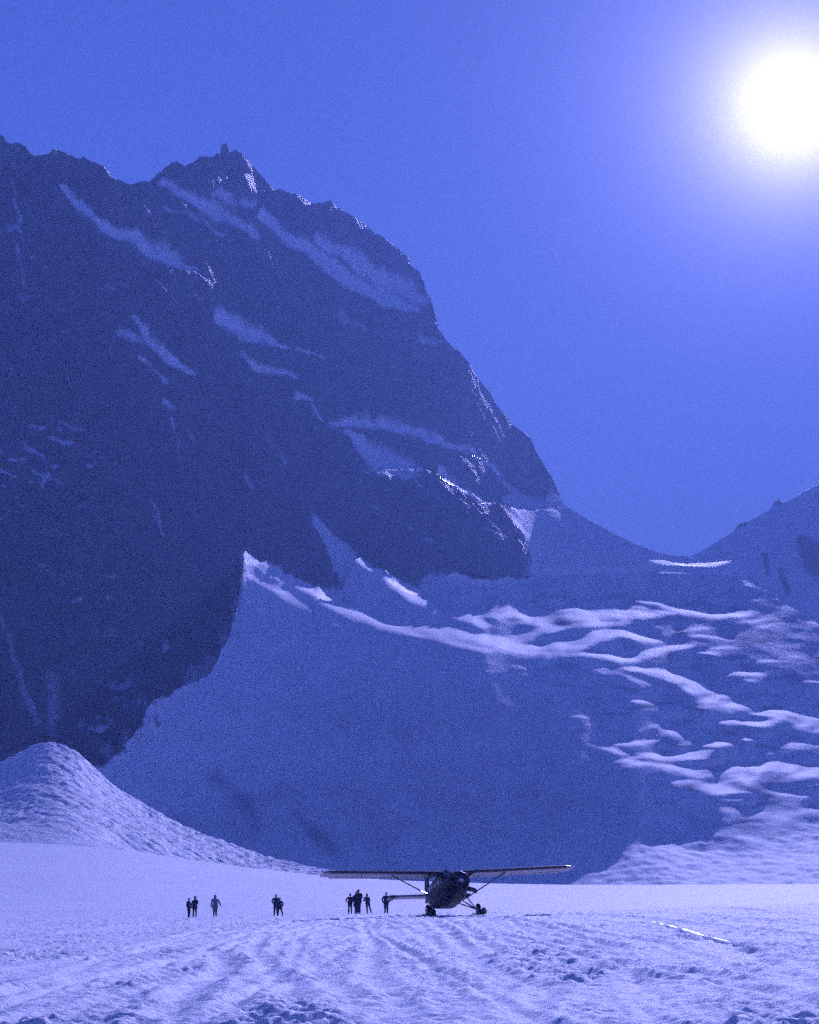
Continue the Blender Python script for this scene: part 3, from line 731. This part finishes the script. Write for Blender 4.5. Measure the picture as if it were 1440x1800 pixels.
PIT = math.radians(9.5)
def ap_(v):   # tail-down stance: the airframe pitches nose up about the axle
    x, y, z = v; z -= 0.4
    return Vector((x, y * math.cos(PIT) + z * math.sin(PIT), -y * math.sin(PIT) + z * math.cos(PIT) + 0.4))
SEC = [(-2.95, 1.62, 2.28, .34, 2), (-2.9, 1.42, 2.46, .54, 2), (-2.75, 1.28, 2.58, .66, 2.1), (-2.2, 1.15, 2.64, .74, 2.2), (-1.5, 1.03, 2.64, .79, 2.5), (-1.1, .95, 2.70, .82, 2.8), (-.3, .88, 3.02, .84, 3.4), (.5, .85, 3.05, .84, 4),
       (2.5, .88, 3.0, .92, 4), (4.0, 1.12, 2.92, .88, 3.4), (6, 1.7, 2.78, .6, 2.6), (8, 2.25, 2.64, .2, 2), (8.6, 2.36, 2.6, .08, 2)]
def sec_at(y):
    ys = [s[0] for s in SEC]; return [float(np.interp(y, ys, [s[k] for s in SEC])) for k in range(1, 5)]
def sec_pt(y, a, off=0.0):
    zb, zt, hw, n = sec_at(y); zc_, hh = (zb + zt) / 2, (zt - zb) / 2
    c, s = math.cos(a), math.sin(a)
    r = (abs(c) ** n + abs(s) ** n) ** (-1 / n)
    return ap_((c * r * (hw + off), y, zc_ + s * r * (hh + off)))
def skin(bm, rings, cap=True):
    vr = [[bm.verts.new(p) for p in r] for r in rings]
    for a, b in zip(vr[:-1], vr[1:]):
        m = len(a)
        for i in range(m): bm.faces.new((a[i], a[(i + 1) % m], b[(i + 1) % m], b[i]))
    if cap: bm.faces.new(vr[0]); bm.faces.new(vr[-1])
def tube(bm, p0, p1, r0, r1=None, seg=8):
    p0 = Vector(p0); p1 = Vector(p1); r1 = r0 if r1 is None else r1
    d = (p1 - p0).normalized(); u = d.orthogonal().normalized(); v = d.cross(u)
    skin(bm, [[p + (u * math.cos(2 * math.pi * k / seg) + v * math.sin(2 * math.pi * k / seg)) * r for k in range(seg)] for p, r in ((p0, r0), (p1, r1))])
def patch(bm, y0, y1, a0, a1, off=0.012, ny=4, na=6):
    g = [[bm.verts.new(sec_pt(y0 + (y1 - y0) * i / ny, a0 + (a1 - a0) * j / na, off)) for j in range(na + 1)] for i in range(ny + 1)]
    for i in range(ny):
        for j in range(na): bm.faces.new((g[i][j], g[i][j + 1], g[i + 1][j + 1], g[i + 1][j]))
plane_px, plane_D = 797, 139.0
pt_, _ = pix2te(plane_px, 1602)
plx = float(pt_) * plane_D
plane = empty('bush_plane', (plx, plane_D, ground_z(plx, plane_D) + 0.02), (0, math.radians(-1.4), math.radians(11)))
tag(plane, 'dark high-wing single-engine bush plane on wheel skis, parked on the snow', 'aeroplane')
bm = bmesh.new()
ysamp = [-2.95, -2.9, -2.82, -2.75, -2.5, -2.2, -1.8, -1.5, -1.1, -.9, -.7, -.5, -.3, 0, .5, 1.5, 2.5, 3.2, 4, 5, 6, 7, 8, 8.6]
skin(bm, [[sec_pt(y, 2 * math.pi * k / 40) for k in range(40)] for y in ysamp])
fus = bm_obj('fuselage', bm, M_BODY, plane, True)
R = math.radians
for a0, a1 in ((R(50), R(88)), (R(92), R(130))):
    bm = bmesh.new(); patch(bm, -1.05, -.36, a0, a1); bm_obj('windscreen_pane', bm, M_GLASS, fus)
for s in (0, 1):
    for y0, y1 in ((-.85, -.2), (.1, .9), (1.2, 1.8), (2.1, 2.7), (3.0, 3.5)):
        a0, a1 = (R(14), R(38)) if s == 0 else (R(142), R(166))
        bm = bmesh.new(); patch(bm, y0, y1, a0, a1); bm_obj('side_window', bm, M_GLASS, fus)
    a0, a1 = (R(-38), R(10)) if s == 0 else (R(170), R(218))
    bm = bmesh.new(); patch(bm, -.85, .0, a0, a1, 0.008); bm_obj('door', bm, M_BODY, fus)
# engine front: intake, spinner, propeller
bm = bmesh.new(); skin(bm, [[sec_pt(-2.93, 2 * math.pi * k / 24, -0.06) + ap_((0, -.03, .4)) - ap_((0, 0, .4)) for k in range(24)], [sec_pt(-2.7, 2 * math.pi * k / 24, -.25) for k in range(24)]]); bm_obj('engine_intake', bm, M_TRIM, plane)
hub = (0, -2.95, 1.95)
bm = bmesh.new(); skin(bm, [[ap_((math.cos(2 * math.pi * k / 16) * r, y, 1.95 + math.sin(2 * math.pi * k / 16) * r)) for k in range(16)] for y, r in ((-2.9, .2), (-3.05, .19), (-3.2, .14), (-3.3, .06), (-3.33, .01))])
prop = bm_obj('propeller', bm, M_METAL, plane, True)
for a in (R(30), R(150), R(270)):
    bm = bmesh.new(); rings = []
    for r, w, tw in ((.15, .07, .9), (.5, .1, .6), (.9, .1, .4), (1.2, .075, .3), (1.3, .03, .28)):
        d = Vector((math.cos(a), 0, math.sin(a))); e_ = Vector((-math.sin(a), 0, math.cos(a))) * math.cos(tw) + Vector((0, 1, 0)) * math.sin(tw); n_ = d.cross(e_)
        c_ = Vector((0, -3.1, 1.95)) + d * r
        rings.append([ap_(c_ + e_ * w * q[0] + n_ * 0.018 * q[1]) for q in ((-1, 0), (0, 1), (1, 0), (0, -1))])
    skin(bm, rings); bm_obj('blade', bm, M_TRIM, prop)
for s in (-1, 1):   # curved exhaust stacks
    bm = bmesh.new(); pts = [(s * .7, -2.0, 1.5), (s * .95, -1.95, 1.46), (s * 1.18, -1.8, 1.42), (s * 1.3, -1.5, 1.40)]
    for a, b in zip(pts[:-1], pts[1:]): tube(bm, ap_(a), ap_(b), .16, .155, 10)
    bm_obj('exhaust_stack', bm, M_TRIM, plane, True)
    bm = bmesh.new(); patch(bm, -2.5, -2.25, R(60) if s > 0 else R(110), R(72) if s > 0 else R(122), .02); bm_obj('cowl_latch', bm, M_METAL, fus)
# wings
AF = [(0, 0), (.02, .035), (.08, .07), (.25, .1), (.5, .085), (.8, .035), (1, 0), (.8, -.02), (.5, -.035), (.25, -.04), (.08, -.03), (.02, -.018)]
def wing_rings(stations):
    return [[ap_((x, yl + c * a, z + c * b * th)) for a, b in AF] for x, yl, z, c, th in stations]
for s in (-1, 1):
    st_ = [(0.0, .12, 3.0), (.8, .12, 3.0), (4, .12, 3.08), (8.3, .12, 3.2)]
    bm = bmesh.new()
    skin(bm, wing_rings([(s * x, y, z, 2.0, 1.0) for x, y, z in st_] + [(s * 8.7, .2, 3.21, 1.85, .8), (s * 8.86, .42, 3.22, 1.5, .5)]))
    w_ = bm_obj('wing', bm, M_WING, plane, False)
    bm = bmesh.new()   # black de-icing boot along the leading edge
    lead = [(.25, .1), (.08, .07), (.02, .035), (0, 0), (.02, -.018), (.08, -.03)]
    rr_ = [[bm.verts.new(ap_((s * x, .12 - .012 + 2.0 * a, z + 2.0 * b * 1.0 + (.012 if b > 0 else -.012)))) for a, b in lead] for x, y, z in st_[1:]]
    for a, b in zip(rr_[:-1], rr_[1:]):
        for i in range(len(lead) - 1): bm.faces.new((a[i], a[i + 1], b[i + 1], b[i]))
    bm_obj('leading_edge_boot', bm, M_TRIM, w_)
    for x0, x1, nm in ((1.0, 5.0, 'flap'), (5.1, 8.2, 'aileron')):
        bm = bmesh.new()
        dz = lambda x: 3.0 + (x - .8) * .0267
        rg = []
        for x in (x0, x1):
            z = dz(x); rg.append([ap_((s * x, y, z + q)) for y, q in ((1.70, .03), (2.22, -.055), (2.20, -.075), (1.70, -.06))])
        skin(bm, rg); bm_obj(nm, bm, M_WING, w_)
    bm = bmesh.new(); bmesh.ops.create_uvsphere(bm, u_segments=14, v_segments=10, radius=.11); bmesh.ops.translate(bm, verts=bm.verts, vec=ap_((s * 8.86, .45, 3.27))); bm_obj('wingtip_lamp', bm, M_DOME, w_, True)
    bm = bmesh.new(); a, b = ap_((s * .86, .45, 1.15)), ap_((s * 4.05, .75, 3.02)); d = b - a; up = Vector((0, 1, 0))
    rg = []
    for p in (a, b):
        n_ = d.cross(up).normalized(); rg.append([p + up * .14, p + n_ * .045, p - up * .14, p - n_ * .045])
    skin(bm, rg); bm_obj('wing_strut', bm, M_TRIM, plane)
bm = bmesh.new(); tube(bm, ap_((-6.2, .3, 3.1)), ap_((-6.2, .28, 2.78)), .025); tube(bm, ap_((-6.2, .28, 2.78)), ap_((-6.2, -.15, 2.78)), .02); bm_obj('pitot_tube', bm, M_TRIM, plane)
for lx, ly, lz in ((.42, -1.25, 2.78), (.66, -1.2, 2.5)):  # bright metal domes added to give sun glints near the windscreen
    bm = bmesh.new(); bmesh.ops.create_uvsphere(bm, u_segments=14, v_segments=10, radius=.12); bmesh.ops.translate(bm, verts=bm.verts, vec=ap_((lx, ly, lz))); bm_obj('glint_dome', bm, M_DOME, plane, True)
# tail
for s in (-1, 1):
    bm = bmesh.new(); skin(bm, wing_rings([(0, 7.3, 2.6, 1.6, 1), (s * 2.5, 7.45, 2.6, 1.35, 1.1), (s * 2.8, 7.55, 2.6, 1.15, .9), (s * 2.92, 7.75, 2.6, .7, .5)])); tp = bm_obj('tailplane', bm, M_WING, plane)
    bm = bmesh.new(); skin(bm, [[ap_((s * x, y, 2.6 + q)) for y, q in ((7.38, .1), (8.75, .08), (8.75, -.1), (7.38, -.12))] for x in (2.55, 2.97)]); bm_obj('elevator_horn', bm, M_TRIM, tp)
bm = bmesh.new(); rg = []
for z, y0, y1, th in ((2.5, 6.6, 8.6, .1), (3.2, 7.25, 8.7, .08), (3.9, 7.75, 8.75, .06), (4.15, 8.1, 8.7, .03)):
    rg.append([ap_(v) for v in ((0, y0, z), (th, y0 + .3 * (y1 - y0), z), (0.02, y1, z), (-.02, y1, z), (-th, y0 + .3 * (y1 - y0), z))])
skin(bm, rg); bm_obj('tail_fin', bm, M_BODY, plane)
bm = bmesh.new(); skin(bm, [[ap_(v) for v in ((.05, 8.72, z), (.01, 8.72 + w, z), (-.01, 8.72 + w, z), (-.05, 8.72, z))] for z, w in ((2.3, .55), (3.3, .6), (4.1, .35))]); bm_obj('rudder', bm, M_BODY, plane)
tw = ap_((0, 7.7, 1.62))
bm = bmesh.new(); tube(bm, ap_((0, 7.5, 2.2)), tw, .05); bm_obj('tail_wheel_leg', bm, M_TRIM, plane)
bm = bmesh.new(); tube(bm, tw + Vector((-.07, 0, -.02)), tw + Vector((.07, 0, -.02)), .2, seg=16); bm_obj('tail_wheel', bm, M_TYRE, plane, False)
# main gear: tripod legs, wheel, ski
for s in (-1, 1):
    ax = Vector((s * 1.62, 0, .42))
    for p, r in ((ap_((s * .62, -.45, .95)), .05), (ap_((s * .62, .55, .92)), .05), (ap_((s * .83, .05, 1.55)), .042)):
        bm = bmesh.new(); tube(bm, p, ax, r, r * .85); bm_obj('gear_leg', bm, M_TRIM, plane)
    bm = bmesh.new(); tube(bm, ax + Vector((-s * .06, 0, 0)), ax + Vector((s * .30, 0, 0)), .05); bm_obj('axle', bm, M_TRIM, plane)
    cx = ax.x + s * .14
    bm = bmesh.new(); seg = 20
    prof_ = [(-.10, .22), (-.12, .31), (-.08, .38), (0, .40), (.08, .38), (.12, .31), (.10, .22)]
    skin(bm, [[Vector((cx + q, math.cos(2 * math.pi * k / seg) * r, .42 + math.sin(2 * math.pi * k / seg) * r)) for k in range(seg)] for q, r in prof_])
    wh = bm_obj('wheel', bm, M_TYRE, plane, True)
    bm = bmesh.new(); tube(bm, (cx - .105, 0, .42), (cx + .105, 0, .42), .17, seg=14); bm_obj('rim', bm, M_METAL, wh)
    bm = bmesh.new(); rg = []
    for y, z, hw in ((-1.75, .46, .10), (-1.6, .33, .22), (-1.35, .19, .29), (-1.0, .09, .31), (-.4, .05, .31), (.5, .05, .31), (1.0, .06, .26), (1.15, .08, .2)):
        rg.append([Vector((cx + a * hw, y, z + b)) for a, b in ((-1, 0), (1, 0), (1, .05), (.55, .09), (-.55, .09), (-1, .05))])
    skin(bm, rg); sk = bm_obj('ski', bm, M_SKI, plane, False)
    bm = bmesh.new(); tube(bm, (cx, -.05, .42), (cx, -1.2, .2), .02); tube(bm, (cx, .05, .42), (cx, .9, .12), .02); bm_obj('rigging_cable', bm, M_TRIM, sk)

# ================================================================== people
CLOTH = {}
def cloth(col):
    if col not in CLOTH: CLOTH[col] = plain('cloth', col, 0.85, spec=0.15, vary=0.25, scale=6)
    return CLOTH[col]
M_SKIN = plain('skin', (0.42, 0.27, 0.2), 0.6)
def skin_mesh(name, verts, edges, mat_, parent, sub=2):
    """grow a surface round a skeleton; verts = (x, y, z, radius[, radius2])"""
    me = bpy.data.meshes.new(name + '_skeleton'); me.from_pydata([v[:3] for v in verts], edges, [])
    tmp = bpy.data.objects.new('tmp', me); C.objects.link(tmp)
    m = tmp.modifiers.new('s', 'SKIN'); m.use_smooth_shade = True
    for i, v in enumerate(verts):
        sv = me.skin_vertices[0].data[i]; sv.radius = (v[3], v[4] if len(v) > 4 else v[3]); sv.use_root = (i == 0)
    tmp.modifiers.new('d', 'SUBSURF').levels = sub
    dg = bpy.context.evaluated_depsgraph_get(); dg.update()
    out = bpy.data.meshes.new_from_object(tmp.evaluated_get(dg)); out.name = name
    bpy.data.objects.remove(tmp); bpy.data.meshes.remove(me)
    out.materials.clear()
    return link(name, out, mat_, parent, True)
def person(px, D, height, face, label, top, bottom, pose, group='people waiting on the snow', bulk=1.0, hood=False, coat=0.0, hat=None, pack=None):
    t, _ = pix2te(px, 1607); x = float(t) * D
    root = empty('person', (x, D, ground_z(x, D) - 0.02), (0, 0, face))
    tag(root, label, 'person', group)
    H = height; b = bulk * 1.14
    lean = pose.get('lean', 0.0); st = pose.get('stance', 0.11); stx = pose.get('feet', None)
    fl, fr_ = stx if stx else (-st, st)
    hip = .53 * H; kn = .285 * H
    hx = pose.get('hipx', 0.0); shx = hx + lean
    V = [(hx, 0, hip, .135 * b, .115 * b),                                   # 0 pelvis
         (hx + lean * .4, .0, .62 * H, .145 * b, .115 * b), (hx + lean * .8, 0, .73 * H, .165 * b, .125 * b), (shx, .01, .80 * H, .13 * b, .10 * b), (shx, .0, .845 * H, .06, .06), (shx, -.01, .87 * H, .055, .058)]
    E = [(0, 1), (1, 2), (2, 3), (3, 4), (4, 5)]
    def chain(start, pts):
        p = start
        for q in pts: V.append(q); E.append((p, len(V) - 1)); p = len(V) - 1
        return p
    for s, fx in ((-1, fl), (1, fr_)):
        kx = hx + s * .09 + (fx - hx - s * .09) * .5
        chain(0, [(hx + s * .095, 0, hip - .06 * H, .095 * b), (kx, -.02, kn, .068 * b), (fx, .01, .06 * H, .05 * b), (fx + s * .015, -.05, .028, .045, .04), (fx + s * .03, -.17, .024, .04, .028)])
    hands = []
    for s, arm in ((-1, pose.get('L', 'down')), (1, pose.get('R', 'down'))):
        sh = (shx + s * .17 * b, .01, .805 * H)
        if arm == 'hip': el = (shx + s * .36, .06, .665 * H); ha = (hx + s * .19, -.04, .575 * H)
        elif arm == 'fold': el = (shx + s * .24 * b, -.04, .655 * H); ha = (shx - s * .06, -.20 * b, .67 * H)
        elif arm == 'pocket': el = (shx + s * .27 * b, .06, .655 * H); ha = (hx + s * .18 * b, -.10, .535 * H)
        elif arm == 'out': el = (shx + s * .27 * b, .02, .66 * H); ha = (shx + s * .36 * b, -.04, .51 * H)
        else: el = (shx + s * .235 * b, .02, .645 * H); ha = (shx + s * .245 * b, -.05, .50 * H)
        chain(3, [(*sh, .075 * b), (*el, .056 * b), (*ha, .042 * b)])
        hands.append((s, Vector(el), Vector(ha)))
    body = skin_mesh('body', V, E, cloth(top), root)
    # trousers and boots take the lower colours
    me = body.data; me.materials.append(cloth(bottom)); me.materials.append(cloth((.02, .02, .022)))
    for p in me.polygons:
        z = p.center.z
        if z < .075 * H: p.material_index = 2
        elif z < .50 * H and abs(p.center.x - hx) < .20 + abs(max(-fl, fr_) - .11): p.material_index = 1
    for s, el, ha in hands:   # gloved hands: palm, four fingers, thumb
        d = (ha - el).normalized(); u = d.cross(Vector((s, 0.0, 0))).normalized() if abs(d.x) < .9 else Vector((0, 0, 1)); w = d.cross(u).normalized()
        V2 = [(*(ha), .034, .026), (*(ha + d * .08), .036, .022)]; E2 = [(0, 1)]
        for k, (ln, o) in enumerate(((.075, -.03), (.085, -.01), (.08, .01), (.06, .03))):
            p1 = ha + d * .09 + u * o; p2 = p1 + d * ln * .55 + w * .008; p3 = p1 + d * ln + w * .03
            i = len(V2); V2 += [(*p1, .010), (*p2, .010), (*p3, .008)]; E2 += [(1, i), (i, i + 1), (i + 1, i + 2)]
        p1 = ha + d * .03 - u * .04; p2 = p1 + d * .04 - u * .02; i = len(V2); V2 += [(*p1, .012), (*p2, .010)]; E2 += [(0, i), (i, i + 1)]
        skin_mesh('glove', V2, E2, cloth((.025, .025, .03)), root, 1)
    # head with face
    hz = .93 * H; hr = .066 * H
    bm = bmesh.new(); bmesh.ops.create_uvsphere(bm, u_segments=20, v_segments=16, radius=1)
    for v in bm.verts:
        x_, y_, z_ = v.co
        jaw = 1 - .28 * max(0, -z_); y2 = y_ * .9
        if y_ < -.5: y2 += -.16 * math.exp(-((x_ / .16) ** 2 + ((z_ + .12) / .2) ** 2)) + .06 * (math.exp(-(((x_ - .33) / .16) ** 2 + ((z_ - .08) / .14) ** 2)) + math.exp(-(((x_ + .33) / .16) ** 2 + ((z_ - .08) / .14) ** 2))) - .04 * math.exp(-((x_ / .28) ** 2 + ((z_ + .5) / .06) ** 2))
        y2 *= jaw
        v.co = (x_ * .74 * jaw * hr + shx, y2 * hr - .015, z_ * 1.08 * hr + hz)
    head = bm_obj('head', bm, M_SKIN, root, True)
    for s in (-1, 1):
        bm = bmesh.new(); bmesh.ops.create_icosphere(bm, subdivisions=1, radius=.011); bmesh.ops.translate(bm, verts=bm.verts, vec=(shx + s * .33 * .74 * hr, -.015 - .80 * hr, hz + .09 * hr)); bm_obj('eye', bm, M_TYRE, head, True)
        bm = bmesh.new(); bmesh.ops.create_icosphere(bm, subdivisions=2, radius=1)
        for v in bm.verts: v.co = (v.co.x * .012 + shx + s * .76 * hr, v.co.y * .022, v.co.z * .032 + hz - .05 * hr)
        bm_obj('ear', bm, M_SKIN, head, True)
    # hat, hair or hood
    hc = hat or (.03, .025, .025)
    bm = bmesh.new(); bmesh.ops.create_uvsphere(bm, u_segments=20, v_segments=14, radius=1)
    kill = []
    for v in bm.verts:
        x_, y_, z_ = v.co
        if hood:
            if y_ < -.55 and z_ < .62: kill.append(v)
            v.co = (x_ * hr * 1.02 + shx, y_ * hr * 1.18 + .01, z_ * hr * 1.32 + hz + .01 + (0.03 if z_ > .9 else 0))
        else:
            if z_ < (.25 if y_ < 0.1 else -.35): kill.append(v)
            v.co = (x_ * hr * .86 + shx, y_ * hr * 1.0 - .012, z_ * hr * 1.2 + hz + .012)
    bmesh.ops.delete(bm, geom=kill, context='VERTS')
    bmesh.ops.solidify(bm, geom=bm.faces[:], thickness=.012)
    bm_obj('hood' if hood else 'hat', bm, cloth(top if hood else hc), root, True)
    # jacket skirt
    lo = (.50 - coat) * H
    rg = []; bm = bmesh.new()
    for z, rx, ry in ((.66 * H, .165 * b, .14 * b), (.58 * H, .175 * b, .15 * b), (max(lo, .3 * H), (.18 + .25 * coat) * b, (.155 + .2 * coat) * b), (max(lo, .3 * H) + .01, (.155 + .25 * coat) * b, (.13 + .2 * coat) * b)):
        k_ = (z - hip) / (.27 * H)
        rg.append([Vector((hx + lean * max(0, k_) + math.cos(2 * math.pi * k / 20) * rx * (1 + .05 * math.sin(5 * k)), math.sin(2 * math.pi * k / 20) * ry, z)) for k in range(20)])
    skin(bm, rg, False); bm_obj('jacket_hem', bm, cloth(top), root, True)
    if pack:
        bm = bmesh.new(); bmesh.ops.create_cube(bm, size=1)
        for v in bm.verts: v.co = (v.co.x * .30 + shx, v.co.y * .2 + .24, v.co.z * .5 + .74 * H)
        bmesh.ops.bevel(bm, geom=bm.edges[:], offset=.06, segments=2); bm_obj('backpack', bm, cloth(pack), root, True)
    return root
def hgt(dpx, D): return dpx / F * D
R180 = math.pi
NAVY = (.03, .033, .06); BLACK = (.028, .028, .034); GREY = (.08, .08, .1); BLUE = (.045, .055, .12); MAUVE = (.2, .16, .26)
person(332, 163.4, hgt(33, 163), R(60), 'short person in dark jacket, head bowed towards the companion in a long coat', BLUE, BLACK, dict(stance=.07, L='down', R='pocket', lean=-.03), bulk=.9)
person(342.5, 163.0, hgt(35.5, 163), R(-20), 'person in thigh-length dark coat, slim legs apart, beside the short one with bowed head', NAVY, BLACK, dict(feet=(-.13, .12), L='pocket', R='fold'), coat=.08, hood=True)
person(378, 162.6, hgt(36.5, 163), R(10), 'lone person in a loose pale mauve parka with pointed hood', MAUVE, GREY, dict(stance=.09, L='down', R='out'), bulk=1.12, hood=True, coat=.10)
person(485, 163.6, hgt(36, 163), R(-10), 'taller one of a close pair, bulky dark jacket with elbow bent out', NAVY, BLACK, dict(stance=.13, L='hip', R='down'), bulk=1.12)
person(491, 162.4, hgt(31.5, 163), R(15), 'shorter one of a close pair, one leg stretched out to the side', BLUE, BLACK, dict(feet=(-.1, .30), hipx=.02, L='pocket', R='pocket'), bulk=.98)
person(615.5, 162.4, hgt(35, 162), R(5), 'person standing with hands on hips beside two tall people in coats', BLACK, BLACK, dict(stance=.11, L='hip', R='hip'), bulk=.95)
person(630, 163.5, hgt(41.5, 163), R(-10), 'tallest person, dark hat, half hidden behind a companion in a long coat', BLACK, NAVY, dict(stance=.13, L='down', R='fold'), bulk=1.18, coat=.02, hat=BLACK)
person(627.5, 162.2, hgt(38.5, 162), R(10), 'person in a long bulky coat in front of the tallest one', NAVY, BLUE, dict(stance=.12, L='pocket', R='down'), bulk=1.2, coat=.16, hood=True)
person(645.5, 162.2, hgt(33.5, 162), R(-5), 'slim hooded person with arms folded, leaning with one leg out', BLUE, BLACK, dict(feet=(.02, .33), hipx=.05, lean=-.08, L='fold', R='fold'), hood=True, bulk=.95)
person(679, 161.5, hgt(36.5, 162), R(-15), 'person in dark overalls standing alone by the tail of the plane', NAVY, NAVY, dict(stance=.10, L='pocket', R='pocket'), bulk=1.12)

# ================================================================== haze
hm = bpy.data.materials.new('haze'); hm.use_nodes = True; hn = hm.node_tree; hn.nodes.clear()
pv = hn.nodes.new('ShaderNodeVolumePrincipled'); ho = hn.nodes.new('ShaderNodeOutputMaterial')
pv.inputs['Color'].default_value = (0.34, 0.50, 1.0, 1); pv.inputs['Density'].default_value = 0.00034; pv.inputs['Anisotropy'].default_value = 0.0
pv.inputs['Density Attribute'].default_value = ''
hn.links.new(pv.outputs[0], ho.inputs['Volume'])
hm.cycles.homogeneous_volume = True
bm = bmesh.new(); bmesh.ops.create_cube(bm, size=1)
top = float(Za.max()) + 40
for v in bm.verts: v.co = (v.co.x * 18200, v.co.y * 18200, -32 if v.co.z < 0 else top)
tag(bm_obj('haze', bm, hm), 'pale cold haze in the mountain air', 'haze', kind='stuff')
